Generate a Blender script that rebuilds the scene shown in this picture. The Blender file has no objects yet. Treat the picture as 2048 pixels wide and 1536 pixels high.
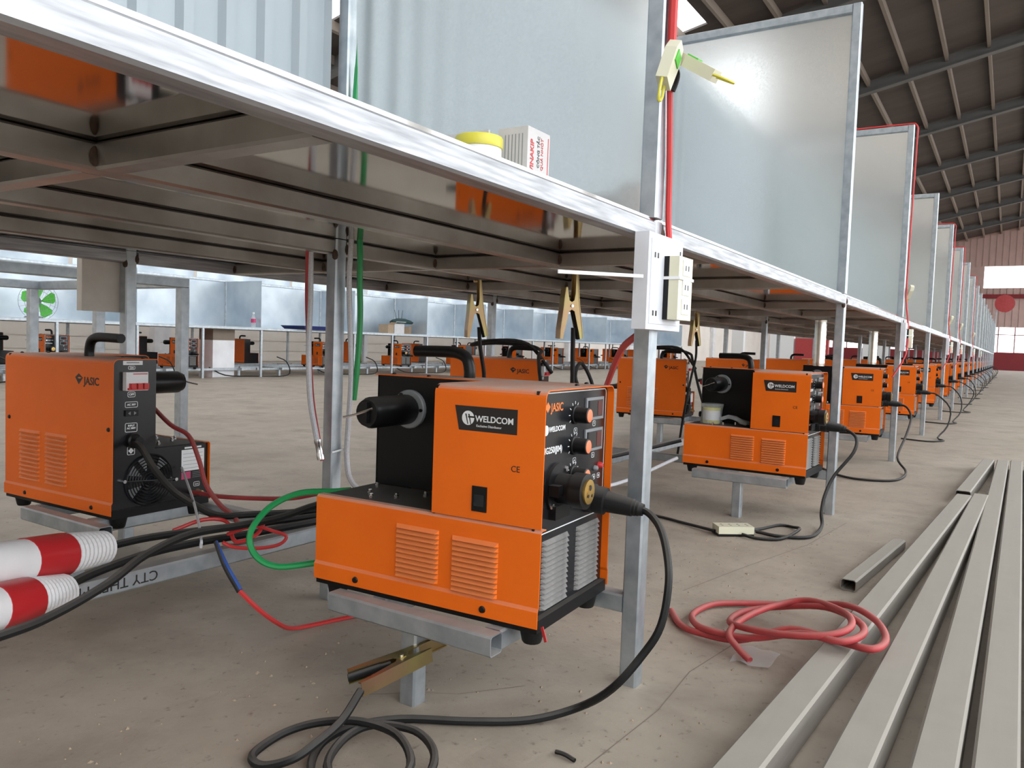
import bpy, math, random
from mathutils import Vector, Matrix
random.seed(7)
S = bpy.context.scene
C = S.collection
# ------------------------------------------------------------------ camera
cam = bpy.data.cameras.new('camera'); camo = bpy.data.objects.new('camera', cam); C.objects.link(camo)
YAW, PITCH, ROLL, FPX = 0.5647, -0.0530, 0.0353, 1566.6
fw = Vector((math.cos(PITCH)*math.cos(YAW), math.cos(PITCH)*math.sin(YAW), math.sin(PITCH)))
rt = fw.cross(Vector((0, 0, 1))).normalized(); up = rt.cross(fw)
r2 = rt*math.cos(ROLL) + up*math.sin(ROLL); u2 = up*math.cos(ROLL) - rt*math.sin(ROLL)
camo.matrix_world = Matrix(((r2.x, u2.x, -fw.x, -1.1789), (r2.y, u2.y, -fw.y, -0.4874), (r2.z, u2.z, -fw.z, 0.5598), (0, 0, 0, 1)))
cam.sensor_width = 36; cam.lens = FPX/2048*36; cam.clip_start = 0.02; cam.clip_end = 400
S.camera = camo
# ------------------------------------------------------------------ sky, exposure
W = bpy.data.worlds.new('sky'); S.world = W; W.use_nodes = True
bg = W.node_tree.nodes['Background']; bg.inputs[0].default_value = (0.93, 0.97, 1.0, 1); bg.inputs[1].default_value = 2.9
S.view_settings.view_transform = 'Standard'; S.view_settings.look = 'None'; S.view_settings.gamma = 1
S.view_settings.use_curve_mapping = False; S.view_settings.exposure = 0.38
S.cycles.use_denoising = True; S.cycles.max_bounces = 10; S.cycles.diffuse_bounces = 6; S.cycles.sample_clamp_indirect = 8

# ------------------------------------------------------------------ materials
def mat(name, col, rough=0.5, metal=0.0, noise=0.0, nscale=8.0, col2=None, bump=0.0, bscale=40.0, rvar=0.0, dust=None, dustamt=0.0, coat=0.0, alpha=1.0, spec=0.5, stretch=None):
    m = bpy.data.materials.new(name); m.use_nodes = True; nt = m.node_tree; b = nt.nodes['Principled BSDF']
    b.inputs['Roughness'].default_value = rough; b.inputs['Metallic'].default_value = metal
    b.inputs['Base Color'].default_value = (*col, 1); b.inputs['Specular IOR Level'].default_value = spec
    b.inputs['Coat Weight'].default_value = coat; b.inputs['Alpha'].default_value = alpha
    L = nt.links; N = nt.nodes
    tc = N.new('ShaderNodeTexCoord'); src = tc.outputs['Object']
    if stretch:
        mp = N.new('ShaderNodeMapping'); mp.inputs['Scale'].default_value = stretch; L.new(src, mp.inputs[0]); src = mp.outputs[0]
    last = None
    if noise or rvar:
        n = N.new('ShaderNodeTexNoise'); n.inputs['Scale'].default_value = nscale; n.inputs['Detail'].default_value = 6; L.new(src, n.inputs[0])
        rp = N.new('ShaderNodeMapRange'); rp.inputs[1].default_value = 0.3; rp.inputs[2].default_value = 0.7; L.new(n.outputs[0], rp.inputs[0])
        if noise:
            mx = N.new('ShaderNodeMix'); mx.data_type = 'RGBA'; c2 = col2 or tuple(max(0, c*(1-noise)) for c in col)
            mx.inputs[6].default_value = (*col, 1); mx.inputs[7].default_value = (*c2, 1); L.new(rp.outputs[0], mx.inputs[0]); last = mx.outputs[2]
        if rvar:
            rr = N.new('ShaderNodeMapRange'); rr.inputs[3].default_value = rough; rr.inputs[4].default_value = rough+rvar
            L.new(rp.outputs[0], rr.inputs[0]); L.new(rr.outputs[0], b.inputs['Roughness'])
    if dust:   # settled dust on upward faces
        g = N.new('ShaderNodeNewGeometry'); sx = N.new('ShaderNodeSeparateXYZ'); L.new(g.outputs['Normal'], sx.inputs[0])
        n2 = N.new('ShaderNodeTexNoise'); n2.inputs['Scale'].default_value = 25; n2.inputs['Detail'].default_value = 5; L.new(tc.outputs['Object'], n2.inputs[0])
        mr = N.new('ShaderNodeMapRange'); mr.inputs[1].default_value = 0.35; mr.inputs[2].default_value = 0.95; mr.inputs[4].default_value = dustamt
        L.new(sx.outputs[2], mr.inputs[0])
        mu = N.new('ShaderNodeMath'); mu.operation = 'MULTIPLY'; ad = N.new('ShaderNodeMath'); ad.operation = 'ADD'; ad.inputs[1].default_value = 0.5
        L.new(n2.outputs[0], ad.inputs[0]); L.new(mr.outputs[0], mu.inputs[0]); L.new(ad.outputs[0], mu.inputs[1]); mu.use_clamp = True
        dm = N.new('ShaderNodeMix'); dm.data_type = 'RGBA'; dm.inputs[7].default_value = (*dust, 1)
        if last: L.new(last, dm.inputs[6])
        else: dm.inputs[6].default_value = (*col, 1)
        L.new(mu.outputs[0], dm.inputs[0]); last = dm.outputs[2]
        if metal:
            iv = N.new('ShaderNodeMath'); iv.operation = 'MULTIPLY_ADD'; iv.inputs[1].default_value = -metal; iv.inputs[2].default_value = metal
            L.new(mu.outputs[0], iv.inputs[0]); L.new(iv.outputs[0], b.inputs['Metallic'])
        rd = N.new('ShaderNodeMath'); rd.operation = 'MULTIPLY_ADD'; rd.inputs[1].default_value = 0.85-rough; rd.inputs[2].default_value = rough; L.new(mu.outputs[0], rd.inputs[0]); L.new(rd.outputs[0], b.inputs['Roughness'])
    if last: L.new(last, b.inputs['Base Color'])
    if bump:
        bn = N.new('ShaderNodeTexNoise'); bn.inputs['Scale'].default_value = bscale; bn.inputs['Detail'].default_value = 6; L.new(src, bn.inputs[0])
        bp = N.new('ShaderNodeBump'); bp.inputs['Strength'].default_value = bump; bp.inputs['Distance'].default_value = 0.01
        L.new(bn.outputs[0], bp.inputs['Height']); L.new(bp.outputs[0], b.inputs['Normal'])
    return m
DUST = (0.42, 0.36, 0.30)
M = {}
M['galv'] = mat('galvanised_tube', (0.52, 0.56, 0.59), 0.38, 0.75, 0.28, 30, (0.36, 0.40, 0.44), rvar=0.15, dust=DUST, dustamt=0.55, stretch=(1, 1, 1))
M['rail'] = mat('bright_steel_rail', (0.47, 0.475, 0.49), 0.36, 0.80, 0.35, 6, (0.31, 0.315, 0.335), rvar=0.18, stretch=(2, 14, 30))
M['under'] = mat('steel_frame_under', (0.42, 0.41, 0.39), 0.30, 0.85, 0.40, 9, (0.29, 0.265, 0.24), rvar=0.12)
M['sheet'] = mat('galvanised_sheet', (0.90, 0.915, 0.90), 0.14, 0.88, 0.08, 220, (0.82, 0.84, 0.83), rvar=0.05, bump=0.012, bscale=4)
M['top'] = mat('polished_table_sheet', (0.50, 0.48, 0.455), 0.05, 1.0, 0.10, 5, (0.43, 0.41, 0.39), rvar=0.05, bump=0.010, bscale=3)
M['sheet2'] = mat('worn_galvanised_sheet', (0.62, 0.68, 0.72), 0.33, 0.60, 0.35, 3, (0.46, 0.53, 0.60), rvar=0.2, bump=0.05, bscale=3)
M['corr'] = mat('pale_blue_corrugated_steel', (0.42, 0.475, 0.515), 0.40, 0.15, 0.08, 4)
M['orange'] = mat('orange_paint', (0.90, 0.165, 0.006), 0.42, 0, 0.08, 6, (0.82, 0.140, 0.005), bump=0.02, bscale=400, dust=(0.56, 0.41, 0.34), dustamt=0.85, spec=0.3)
M['louver'] = mat('orange_louver_paint', (0.90, 0.19, 0.02), 0.40, dust=(0.62, 0.36, 0.24), dustamt=0.35, spec=0.35)
M['black'] = mat('black_paint', (0.006, 0.006, 0.0065), 0.45, 0, 0.2, 12, dust=(0.13, 0.118, 0.105), dustamt=0.6, spec=0.25)
M['panel'] = mat('charcoal_panel', (0.012, 0.0125, 0.015), 0.24, 0, 0.15, 10, spec=0.5)
M['dustvent'] = mat('dusty_grey_vent', (0.25, 0.24, 0.23), 0.7, 0, 0.35, 60)
M['rubber'] = mat('black_rubber', (0.010, 0.010, 0.0105), 0.55, 0, 0.3, 30, dust=(0.17, 0.155, 0.14), dustamt=0.5, spec=0.3)
M['plastic'] = mat('black_plastic', (0.005, 0.005, 0.0055), 0.35, dust=(0.12, 0.11, 0.10), dustamt=0.3, spec=0.3)
M['greypl'] = mat('grey_plastic', (0.24, 0.25, 0.26), 0.45)
M['white'] = mat('white_print', (0.82, 0.83, 0.84), 0.5)
M['offwhite'] = mat('white_plastic_box', (0.76, 0.78, 0.84), 0.42, 0, 0.08, 30)
M['cream'] = mat('cream_plastic', (0.70, 0.68, 0.52), 0.4)
M['beige'] = mat('beige_back_plate', (0.68, 0.64, 0.58), 0.6, 0, 0.1, 30)
M['salmon'] = mat('salmon_knob_cap', (0.80, 0.22, 0.10), 0.5)
M['oprint'] = mat('orange_print', (0.78, 0.20, 0.04), 0.5)
M['bprint'] = mat('black_print', (0.015, 0.012, 0.012), 0.45)
M['glass'] = mat('dark_display_glass', (0.012, 0.014, 0.018), 0.08)
M['redglass'] = mat('dark_red_glass', (0.10, 0.008, 0.008), 0.1)
M['red'] = mat('red_rubber', (0.62, 0.035, 0.035), 0.42, 0, 0.15, 20)
M['redhose'] = mat('dusty_red_hose', (0.50, 0.055, 0.06), 0.5, 0, 0.25, 25, dust=(0.48, 0.22, 0.19), dustamt=0.5)
M['green'] = mat('green_hose', (0.015, 0.30, 0.085), 0.32)
M['whitehose'] = mat('white_braided_hose', (0.66, 0.66, 0.70), 0.5, 0, 0.2, 300)
M['sleevew'] = mat('white_sleeve_plastic', (0.74, 0.73, 0.74), 0.5, 0, 0.10, 20)
M['sleever'] = mat('red_sleeve_band', (0.42, 0.015, 0.020), 0.35)
M['rust'] = mat('rusty_weld', (0.13, 0.075, 0.05), 0.8, 0.2, 0.5, 60, (0.05, 0.035, 0.03))
M['blue'] = mat('blue_wire', (0.05, 0.12, 0.42), 0.45)
M['brass'] = mat('brass', (0.62, 0.40, 0.12), 0.3, 0.9)
M['zinc'] = mat('yellow_zinc_plate', (0.36, 0.325, 0.12), 0.30, 0.85, 0.5, 14, (0.36, 0.22, 0.14))
M['copper'] = mat('brass_fitting', (0.62, 0.42, 0.22), 0.4, 0.7)
M['chrome'] = mat('bright_screw', (0.75, 0.75, 0.76), 0.25, 1.0)
M['foil'] = mat('foil_duct', (0.80, 0.78, 0.72), 0.22, 1.0, 0.2, 40)
M['dtube'] = mat('dusty_steel_box_tube', (0.33, 0.305, 0.27), 0.5, 0.30, 0.25, 6, (0.26, 0.235, 0.205), dust=(0.335, 0.305, 0.262), dustamt=0.85, stretch=(0.6, 12, 12))
M['wood'] = mat('raw_timber', (0.40, 0.31, 0.22), 0.8, 0, 0.3, 12, stretch=(1, 8, 8))
M['card'] = mat('pale_carton', (0.62, 0.60, 0.60), 0.6, 0, 0.1, 20)
M['brown'] = mat('brown_carton', (0.42, 0.30, 0.20), 0.8, 0, 0.15, 20)
M['navy'] = mat('navy_plastic', (0.015, 0.03, 0.16), 0.4)
M['dgreen'] = mat('dark_green_cloth', (0.02, 0.05, 0.05), 0.8)
M['yellow'] = mat('yellow_print', (0.66, 0.60, 0.06), 0.35)
M['pink'] = mat('magenta_print', (0.55, 0.05, 0.16), 0.5)
M['fangreen'] = mat('lime_fan_blade', (0.08, 0.50, 0.04), 0.4)
M['film'] = mat('clear_plastic_film', (0.75, 0.78, 0.80), 0.15, alpha=0.30)
M['rooflight'] = mat('clear_rooflight_sheet', (0.9, 0.92, 0.95), 0.2, alpha=0.12)  # clear sheet over the roof openings added for more daylight
M['concw'] = mat('white_limewash', (0.84, 0.84, 0.87), 0.85, 0, 0.15, 6)
M['concb'] = mat('raw_concrete', (0.25, 0.20, 0.16), 0.9, 0, 0.2, 8)
M['wallpale'] = mat('pale_plaster', (0.88, 0.83, 0.77), 0.85, 0, 0.10, 1.5, (0.80, 0.74, 0.68))
M['wallfar'] = mat('dusty_pink_cladding', (0.52, 0.36, 0.33), 0.7, 0, 0.12, 2)
M['reddado'] = mat('red_painted_dado', (0.22, 0.012, 0.018), 0.6, 0, 0.15, 2)
M['roof'] = mat('dark_brown_roof_sheet', (0.060, 0.046, 0.042), 0.7, 0, 0.45, 2.2, (0.100, 0.080, 0.072), stretch=(0.9, 0.15, 1))
M['beam'] = mat('grey_painted_beam', (0.13, 0.13, 0.13), 0.6, 0, 0.15, 3)
M['purlin'] = mat('brown_purlin', (0.24, 0.20, 0.17), 0.6)
def floor_mat():
    m = bpy.data.materials.new('dusty_concrete'); m.use_nodes = True; nt = m.node_tree; N = nt.nodes; L = nt.links; b = N['Principled BSDF']
    tc = N.new('ShaderNodeTexCoord')
    def noise(sc, det, lo, hi):
        n = N.new('ShaderNodeTexNoise'); n.inputs['Scale'].default_value = sc; n.inputs['Detail'].default_value = det; n.inputs['Roughness'].default_value = 0.62; L.new(tc.outputs['Object'], n.inputs[0])
        r = N.new('ShaderNodeMapRange'); r.inputs[1].default_value = lo; r.inputs[2].default_value = hi; L.new(n.outputs[0], r.inputs[0]); return n, r.outputs[0]
    def mix(f, a, c):
        x = N.new('ShaderNodeMix'); x.data_type = 'RGBA'; L.new(f, x.inputs[0])
        if isinstance(a, tuple): x.inputs[6].default_value = (*a, 1)
        else: L.new(a, x.inputs[6])
        x.inputs[7].default_value = (*c, 1); return x.outputs[2]
    _, f1 = noise(1.3, 5, 0.35, 0.68); _, f2 = noise(7, 8, 0.42, 0.75); n3, f3 = noise(55, 6, 0.60, 0.74); _, f4 = noise(140, 4, 0.3, 0.7)
    c = mix(f1, (0.450, 0.388, 0.318), (0.365, 0.308, 0.248)); c = mix(f2, c, (0.330, 0.278, 0.225)); _, f5 = noise(3.2, 9, 0.52, 0.80); c = mix(f5, c, (0.235, 0.192, 0.152)); c = mix(f3, c, (0.19, 0.155, 0.122))
    L.new(c, b.inputs['Base Color']); b.inputs['Roughness'].default_value = 0.62; b.inputs['Specular IOR Level'].default_value = 0.35
    bp = N.new('ShaderNodeBump'); bp.inputs['Strength'].default_value = 0.35; bp.inputs['Distance'].default_value = 0.004; L.new(n3.outputs[0], bp.inputs['Height']); L.new(bp.outputs[0], b.inputs['Normal'])
    return m
M['floor'] = floor_mat()

# ------------------------------------------------------------------ mesh helpers
class MB:
    def __init__(s): s.v = []; s.f = []
    def box(s, x0, x1, y0, y1, z0, z1):
        i = len(s.v)
        s.v += [(x0,y0,z0),(x1,y0,z0),(x1,y1,z0),(x0,y1,z0),(x0,y0,z1),(x1,y0,z1),(x1,y1,z1),(x0,y1,z1)]
        s.f += [(i,i+3,i+2,i+1),(i+4,i+5,i+6,i+7),(i,i+1,i+5,i+4),(i+1,i+2,i+6,i+5),(i+2,i+3,i+7,i+6),(i+3,i,i+4,i+7)]; return s
    def loft(s, rings, close=True, caps=True):
        n = len(rings[0]); i0 = len(s.v)
        for r in rings: s.v += [tuple(p) for p in r]
        for k in range(len(rings)-1):
            for j in range(n if close else n-1):
                a = i0+k*n+j; b = i0+k*n+(j+1) % n; s.f.append((a, b, b+n, a+n))
        if caps and close:
            s.f.append(tuple(i0+j for j in reversed(range(n)))); e = i0+(len(rings)-1)*n; s.f.append(tuple(e+j for j in range(n)))
        return s
    def prof(s, axis, rr, n=16):
        """turned solid along axis p0->p1 : rr list of (t, r) metres from p0"""
        p0, d = Vector(axis[0]), (Vector(axis[1])-Vector(axis[0])).normalized()
        a = d.orthogonal().normalized(); b = d.cross(a)
        return s.loft([[p0+d*t+(a*math.cos(2*math.pi*j/n)+b*math.sin(2*math.pi*j/n))*r for j in range(n)] for t, r in rr])
    def cyl(s, p0, p1, r, r2=None, n=12):
        return s.prof((p0, p1), [(0, r), ((Vector(p1)-Vector(p0)).length, r if r2 is None else r2)], n)
    def bar(s, p0, p1, w=0.03, h=0.03, c=0.003, side=None, hollow=0):
        """square tube with eased corners; w = width across, h = height"""
        p0, p1 = Vector(p0), Vector(p1); d = (p1-p0).normalized()
        if side: a = Vector(side)
        else: a = d.cross(Vector((0,0,1))) if abs(d.z) < 0.9 else Vector((1,0,0))
        a.normalize(); b = a.cross(d).normalized(); w, h = w/2, h/2
        sec = [(-w,-h+c),(-w+c,-h),(w-c,-h),(w,-h+c),(w,h-c),(w-c,h),(-w+c,h),(-w,h-c)]
        if hollow:
            t = hollow; inn = [(x*(w-t)/w, y*(h-t)/h) for x, y in sec]; e = d*min(0.12, (p1-p0).length*0.3)
            R_ = lambda q, S_: [q+a*x+b*y for x, y in S_]
            return s.loft([R_(p0+e, inn), R_(p0, inn), R_(p0, sec), R_(p1, sec), R_(p1, inn), R_(p1-e, inn)])
        return s.loft([[q+a*x+b*y for x, y in sec] for q in (p0, p1)])
    def tube(s, pts, r, n=8, sub=5, flat=1.0):
        P = [Vector(p) for p in pts]; Q = []
        E = [P[0]*2-P[1]] + P + [P[-1]*2-P[-2]]
        for i in range(1, len(E)-2):
            for k in range(sub):
                t = k/sub; p0, p1, p2, p3 = E[i-1], E[i], E[i+1], E[i+2]
                Q.append(0.5*((2*p1)+(p2-p0)*t+(2*p0-5*p1+4*p2-p3)*t*t+(3*p1-p0-3*p2+p3)*t**3))
        Q.append(P[-1]); rings = []; a = None
        for i, q in enumerate(Q):
            d = (Q[min(i+1, len(Q)-1)]-Q[max(i-1, 0)]).normalized()
            a = d.orthogonal().normalized() if a is None else (a-d*a.dot(d)).normalized()
            b = d.cross(a); rings.append([q+a*math.cos(2*math.pi*j/n)*r+b*math.sin(2*math.pi*j/n)*r*flat for j in range(n)])
        return s.loft(rings)
    def poly(s, pts, d):
        """extruded polygon: pts list of 3d points, d thickness vector"""
        d = Vector(d); return s.loft([[Vector(p) for p in pts], [Vector(p)+d for p in pts]])
    def mesh(s, name):
        m = bpy.data.meshes.new(name); m.from_pydata(s.v, [], s.f); m.update()
        import bmesh
        bm = bmesh.new(); bm.from_mesh(m); bmesh.ops.recalc_face_normals(bm, faces=bm.faces); bm.to_mesh(m); bm.free(); return m
    def build(s, name, m, parent=None, smooth=False, loc=None):
        me = s.mesh(name); me.materials.append(M[m]); return link(name, me, parent, smooth, loc)
def link(name, me, parent=None, smooth=False, loc=None):
    if smooth:
        for p in me.polygons: p.use_smooth = True
        try: me.set_sharp_from_angle(angle=math.radians(42))
        except Exception: pass
    o = bpy.data.objects.new(name, me); C.objects.link(o)
    if parent: o.parent = parent
    if loc: o.location = loc
    return o
def tag(o, label, cat, group=None, kind=None):
    if label: o['label'] = label
    if cat: o['category'] = cat
    if group: o['group'] = group
    if kind: o['kind'] = kind
    return o
def struct(o, label=None):
    o['kind'] = 'structure'
    if label: o['label'] = label
    return o
def empty(name, loc=(0,0,0), rz=0):
    o = bpy.data.objects.new(name, None); C.objects.link(o); o.location = loc; o.rotation_euler = (0,0,rz); o.empty_display_size = 0.1; return o
def copy_tree(o, parent=None):
    c = o.copy(); C.objects.link(c); c.parent = parent
    for ch in o.children: copy_tree(ch, c)
    return c
_txt = {}
def text(s, size, m, parent, org, right, upv, name='lettering', align='LEFT', bold=0.0):
    key = (s, size, m, align, bold)
    if key not in _txt:
        cu = bpy.data.curves.new('t', 'FONT'); cu.body = s; cu.size = size; cu.align_x = align; cu.extrude = 0.0002; cu.offset = bold; cu.resolution_u = 3
        ob = bpy.data.objects.new('t', cu); C.objects.link(ob)
        me = bpy.data.meshes.new_from_object(ob.evaluated_get(bpy.context.evaluated_depsgraph_get())); me.materials.clear(); me.materials.append(M[m])
        bpy.data.objects.remove(ob); _txt[key] = me
    r, u = Vector(right), Vector(upv); n = r.cross(u)
    o = link(name, _txt[key], parent)
    o.matrix_local = Matrix(((r.x,u.x,n.x,org[0]),(r.y,u.y,n.y,org[1]),(r.z,u.z,n.z,org[2]),(0,0,0,1))); return o
ORD = ['nearest','second','third','fourth','fifth','sixth','seventh','eighth','ninth','tenth','eleventh','twelfth','thirteenth','fourteenth','fifteenth','sixteenth','seventeenth','eighteenth','nineteenth','twentieth']

# ------------------------------------------------------------------ the building
X0, X1, Y0, Y1 = -11.0, 48.0, -6.2, 12.0
def roofz(y): return 7.12 - 0.213*y
struct(MB().box(-60, 110, -70, 70, -0.12, 0).build('floor', 'floor'))
ceil = MB(); ADDED_LIGHTS = [(-8.6, -6.9), (-3.7, -2.0), (1.3, 3.0), (6.2, 7.9)]   # strips between the near rafters, added to brighten the dim floor
xs = [X0-0.5]+[q for l in ADDED_LIGHTS for q in l]+[X1+0.3]
def roof_strip(mb, xa, xb, ya, yb, t=0.04):
    a, b = roofz(ya), roofz(yb)
    mb.loft([[(xa, ya, a+0.30), (xb, ya, a+0.30), (xb, ya, a+0.30+t), (xa, ya, a+0.30+t)], [(xa, yb, b+0.30), (xb, yb, b+0.30), (xb, yb, b+0.30+t), (xa, yb, b+0.30+t)]])
for k in range(0, len(xs), 2): roof_strip(ceil, xs[k], xs[k+1], 4.5, Y0-0.6)
LEFT = ADDED_LIGHTS+[(11.1+4.95*k, 12.9+4.95*k) for k in range(7)]; xl = [X0-0.5]+[q for l in LEFT for q in l]+[X1+0.3]  # further roof openings out of view, added to brighten the second row
for k in range(0, len(xl), 2): roof_strip(ceil, xl[k], xl[k+1], Y1+0.6, 4.5)
ceil = struct(ceil.build('ceiling', 'roof'))
for k in range(-5, 6):                                             # steel rafters across the hall
    x = 18.6+4.95*k
    b = MB()
    for ya, yb in ((Y1, Y0),):
        za, zb = roofz(ya), roofz(yb)
        b.loft([[(x-0.10, ya, za-0.0), (x+0.10, ya, za-0.0), (x+0.10, ya, za+0.02), (x-0.10, ya, za+0.02)], [(x-0.10, yb, zb), (x+0.10, yb, zb), (x+0.10, yb, zb+0.02), (x-0.10, yb, zb+0.02)]])
        b.loft([[(x-0.012, ya, za+0.02), (x+0.012, ya, za+0.02), (x+0.012, ya, za+0.28), (x-0.012, ya, za+0.28)], [(x-0.012, yb, zb+0.02), (x+0.012, yb, zb+0.02), (x+0.012, yb, zb+0.28), (x-0.012, yb, zb+0.28)]])
    b.build('rafter', 'beam', ceil)
for xa, xb in LEFT:
    mb = MB(); roof_strip(mb, xa, xb, Y1+0.6, Y0-0.6 if (xa, xb) in ADDED_LIGHTS else 4.5, 0.004); mb.build('rooflight_sheet', 'rooflight', ceil)
pm = MB().box(X0, X1, -0.03, 0.03, 0.14, 0.155).box(X0, X1, -0.03, -0.022, 0.14, 0.30).mesh('purlin'); pm.materials.append(M['purlin'])
y = 11.2
while y > Y0:
    o = link('purlin', pm, ceil, loc=(0, y, roofz(y))); y -= 0.78
# far end wall with its window bands
w = MB()
for (ya, yb, za, zb) in ((Y0, Y1, 2.28, 4.36), (Y0, Y1, 5.52, 9.2), (0.95, Y1, 4.36, 5.52), (Y0, -7.5, 4.36, 5.52), (9.0, Y1, 0.95, 2.28), (Y0, -9.0, 0.95, 2.28)): w.box(X1, X1+0.12, ya, yb, za, zb)
k = Y0
while k < Y1:                                                       # ribs of the cladding
    w.box(X1-0.025, X1, k, k+0.06, 2.28, 4.36); w.box(X1-0.025, X1, k, k+0.06, 5.52, 8.6); k += 0.30
wf = struct(w.build('wall_far', 'wallfar'))
struct(MB().box(X1-0.06, X1+0.12, Y0, Y1, 0, 0.95).build('trim_1', 'reddado'))
struct(MB().box(X1-0.14, X1, Y0, Y1, 3.80, 4.02).build('trim_2', 'reddado'))
for kk in range(24): MB().box(X1, X1+0.05, -8.9+kk*0.75, -8.85+kk*0.75, 0.95, 2.28).build('mullion', 'reddado', wf)
MB().box(X1, X1+0.05, -9, 9, 1.86, 1.90).build('transom', 'reddado', wf)
# side wall behind the second row: rendered courses below, plain above
wl = MB().box(X0, X1, Y1+0.02, Y1+0.2, 0, 6.2)
wl = struct(wl.build('wall_left', 'wallpale'))
for kk in range(7): MB().box(X0, X1, Y1, Y1+0.02, 0.02+kk*0.20, 0.02+kk*0.20+0.185).build('block_course', 'wallpale', wl)
for kk in range(12):                                               # pilasters of that wall
    MB().box(-8+kk*4.95, -7.7+kk*4.95, Y1-0.16, Y1, 0, 6.0).build('pilaster', 'concw', wl)
# aisle side of the mono-pitch hall: low kerb wall and columns, open above; near gable: pale wall with a high opening
wr = struct(MB().box(X0, X1, Y0-0.2, Y0, 0, 0.35).box(X0, X1, Y0-0.2, Y0, 7.9, 8.5).build('wall_right', 'wallpale'))
for kk in range(12): MB().box(-8+kk*4.95, -7.75+kk*4.95, Y0-0.2, Y0+0.05, 0, 8.0).build('column', 'concw', wr)
wb = MB()
for (ya, yb, za, zb) in ((Y0, Y1, 0, 4.4), (Y0, 3.9, 4.4, 9.2), (8.2, Y1, 4.4, 9.2)): wb.box(X0-0.15, X0, ya, yb, za, zb)
wb = struct(wb.build('wall_back', 'wallpale'))
for ya, za, yb, zb in ((7.6, 6.0, 1.6, 2.6), (6.0, 6.2, 0.4, 3.0), (5.6, 6.3, 6.6, 4.4)): MB().bar((X0+1.3, ya, za), (X0+1.3, yb, zb), 0.26, 0.26).build('truss_diagonal', 'beam', wb)
MB().bar((X0+1.3, Y0, 4.3), (X0+1.3, Y1, 4.3), 0.22, 0.22).build('truss_chord', 'beam', wb)

# ------------------------------------------------------------------ workbenches
BAY = 1.70; H = 0.765; R = 0.03; WT = 1.48
def bench(scale_z=1.0):
    root = empty('workbench')       # origin at floor, at its far leg line (x = 0 .. 0.03)
    xa, xb = -BAY+R, R
    MB().box(xa, xb, 0.007, WT-0.007, H-0.0035, H+0.0015).build('table_sheet', 'top', root)
    for i, yy in enumerate((0, 0.36, 0.705, 1.085, 1.45)):
        x0_, x1_ = (xa+0.004, 0.0) if i in (0, 4, 2) else (xa, xb)
        MB().bar((x0_, yy+R/2, H-0.0045-R/2), (x1_, yy+R/2, H-0.0045-R/2), side=(0,1,0)).build('table_rail' if 0 < i < 4 else 'edge_rail', 'under' if 0 < i < 4 else 'rail', root)
    for xx in (-0.685, -0.685-1.045+0.70, 0): pass
    for xx in (-1.35, -0.685, -0.02+0.0):
        if xx == -0.02: continue
        for ya, yb in ((R, 0.36), (0.36+R, 0.705), (0.705+R, 1.085), (1.085+R, 1.45)):
            MB().bar((xx, ya, H-0.0045-R/2), (xx, yb, H-0.0045-R/2), side=(1,0,0)).build('cross_rail', 'under', root)
    for yy in (0, 0.70, 1.45):
        MB().bar((R/2, yy+R/2, 0), (R/2, yy+R/2, H-0.004 if yy != 0.70 else H-0.0045), side=(1,0,0)).build('leg', 'galv', root)
    # machine shelf on both long sides, tied to the legs
    for yy in (0, 1):
        f = (lambda v: v) if yy == 0 else (lambda v: WT-v)
        MB().bar((R/2, f(R), 0.135), (R/2, f(0.70), 0.135), side=(1,0,0)).build('shelf_rail', 'galv', root)
        MB().bar((-0.272, f(0.098), 0.135), (-0.272, f(0.412), 0.135), side=(1,0,0), hollow=0.0016).build('shelf_rail', 'galv', root)
        for v in (0.115, 0.33):
            MB().bar((-0.257, f(v), 0.135), (0.0, f(v), 0.135), side=(0,1,0)).build('shelf_cross_rail', 'galv', root)
        MB().bar((-0.252, f(0.262), 0), (-0.252, f(0.262), 0.12), side=(1,0,0)).build('shelf_post', 'galv', root)
    MB().bar((-BAY+R+0.002, 0.715, 0.149), (0, 0.715, 0.149), side=(0,1,0)).build('tie_rail', 'galv', root)
    return root
bench0 = bench()
NB = 19
def bench_label(n): return ('steel workbench with polished underside, ' if n == 0 else 'galvanised steel workbench of the aisle row, ') + ('nearest of its row' if n == 0 else ORD[n]+' bay from the camera')
for n in range(NB):
    o = bench0 if n == 0 else copy_tree(bench0)
    o.location = (BAY*n, 0, 0); tag(o, bench_label(n), 'workbench', 'workbenches of the aisle row')

wm = MB().prof(((0,0,-0.011),(0,0,1)), [(0,0.002),(0.003,0.0055),(0.010,0.0065),(0.017,0.005),(0.021,0.002)], 7).mesh('weld_bead'); wm.materials.append(M['rust'])
for bb_ in [o for o in C.objects if o.name in ('workbench', 'workbench.001', 'workbench.002')]:
    for xx in (-1.35, -0.685):
        for yy in (R, 0.36, 0.36+R, 0.705, 0.705+R, 1.085, 1.085+R, 1.45):
            for sx in (-0.015, 0.015): link('weld_bead', wm, bb_, True, (xx+sx, yy, H-0.0195))
    for yy in (0, 0.70, 1.45): link('weld_bead', wm, bb_, True, (0.0, yy+0.004, H-0.036)); link('weld_bead', wm, bb_, True, (0.030, yy+0.002, H-0.022))
# stencilled maker's text on the tie rail of the nearest bench, upside down
text('CTY THEP MI', 0.024, 'bprint', bench0, (-0.395, 0.6995, 0.158), (-1,0,0), (0,0,-1), name='stencil')

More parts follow.
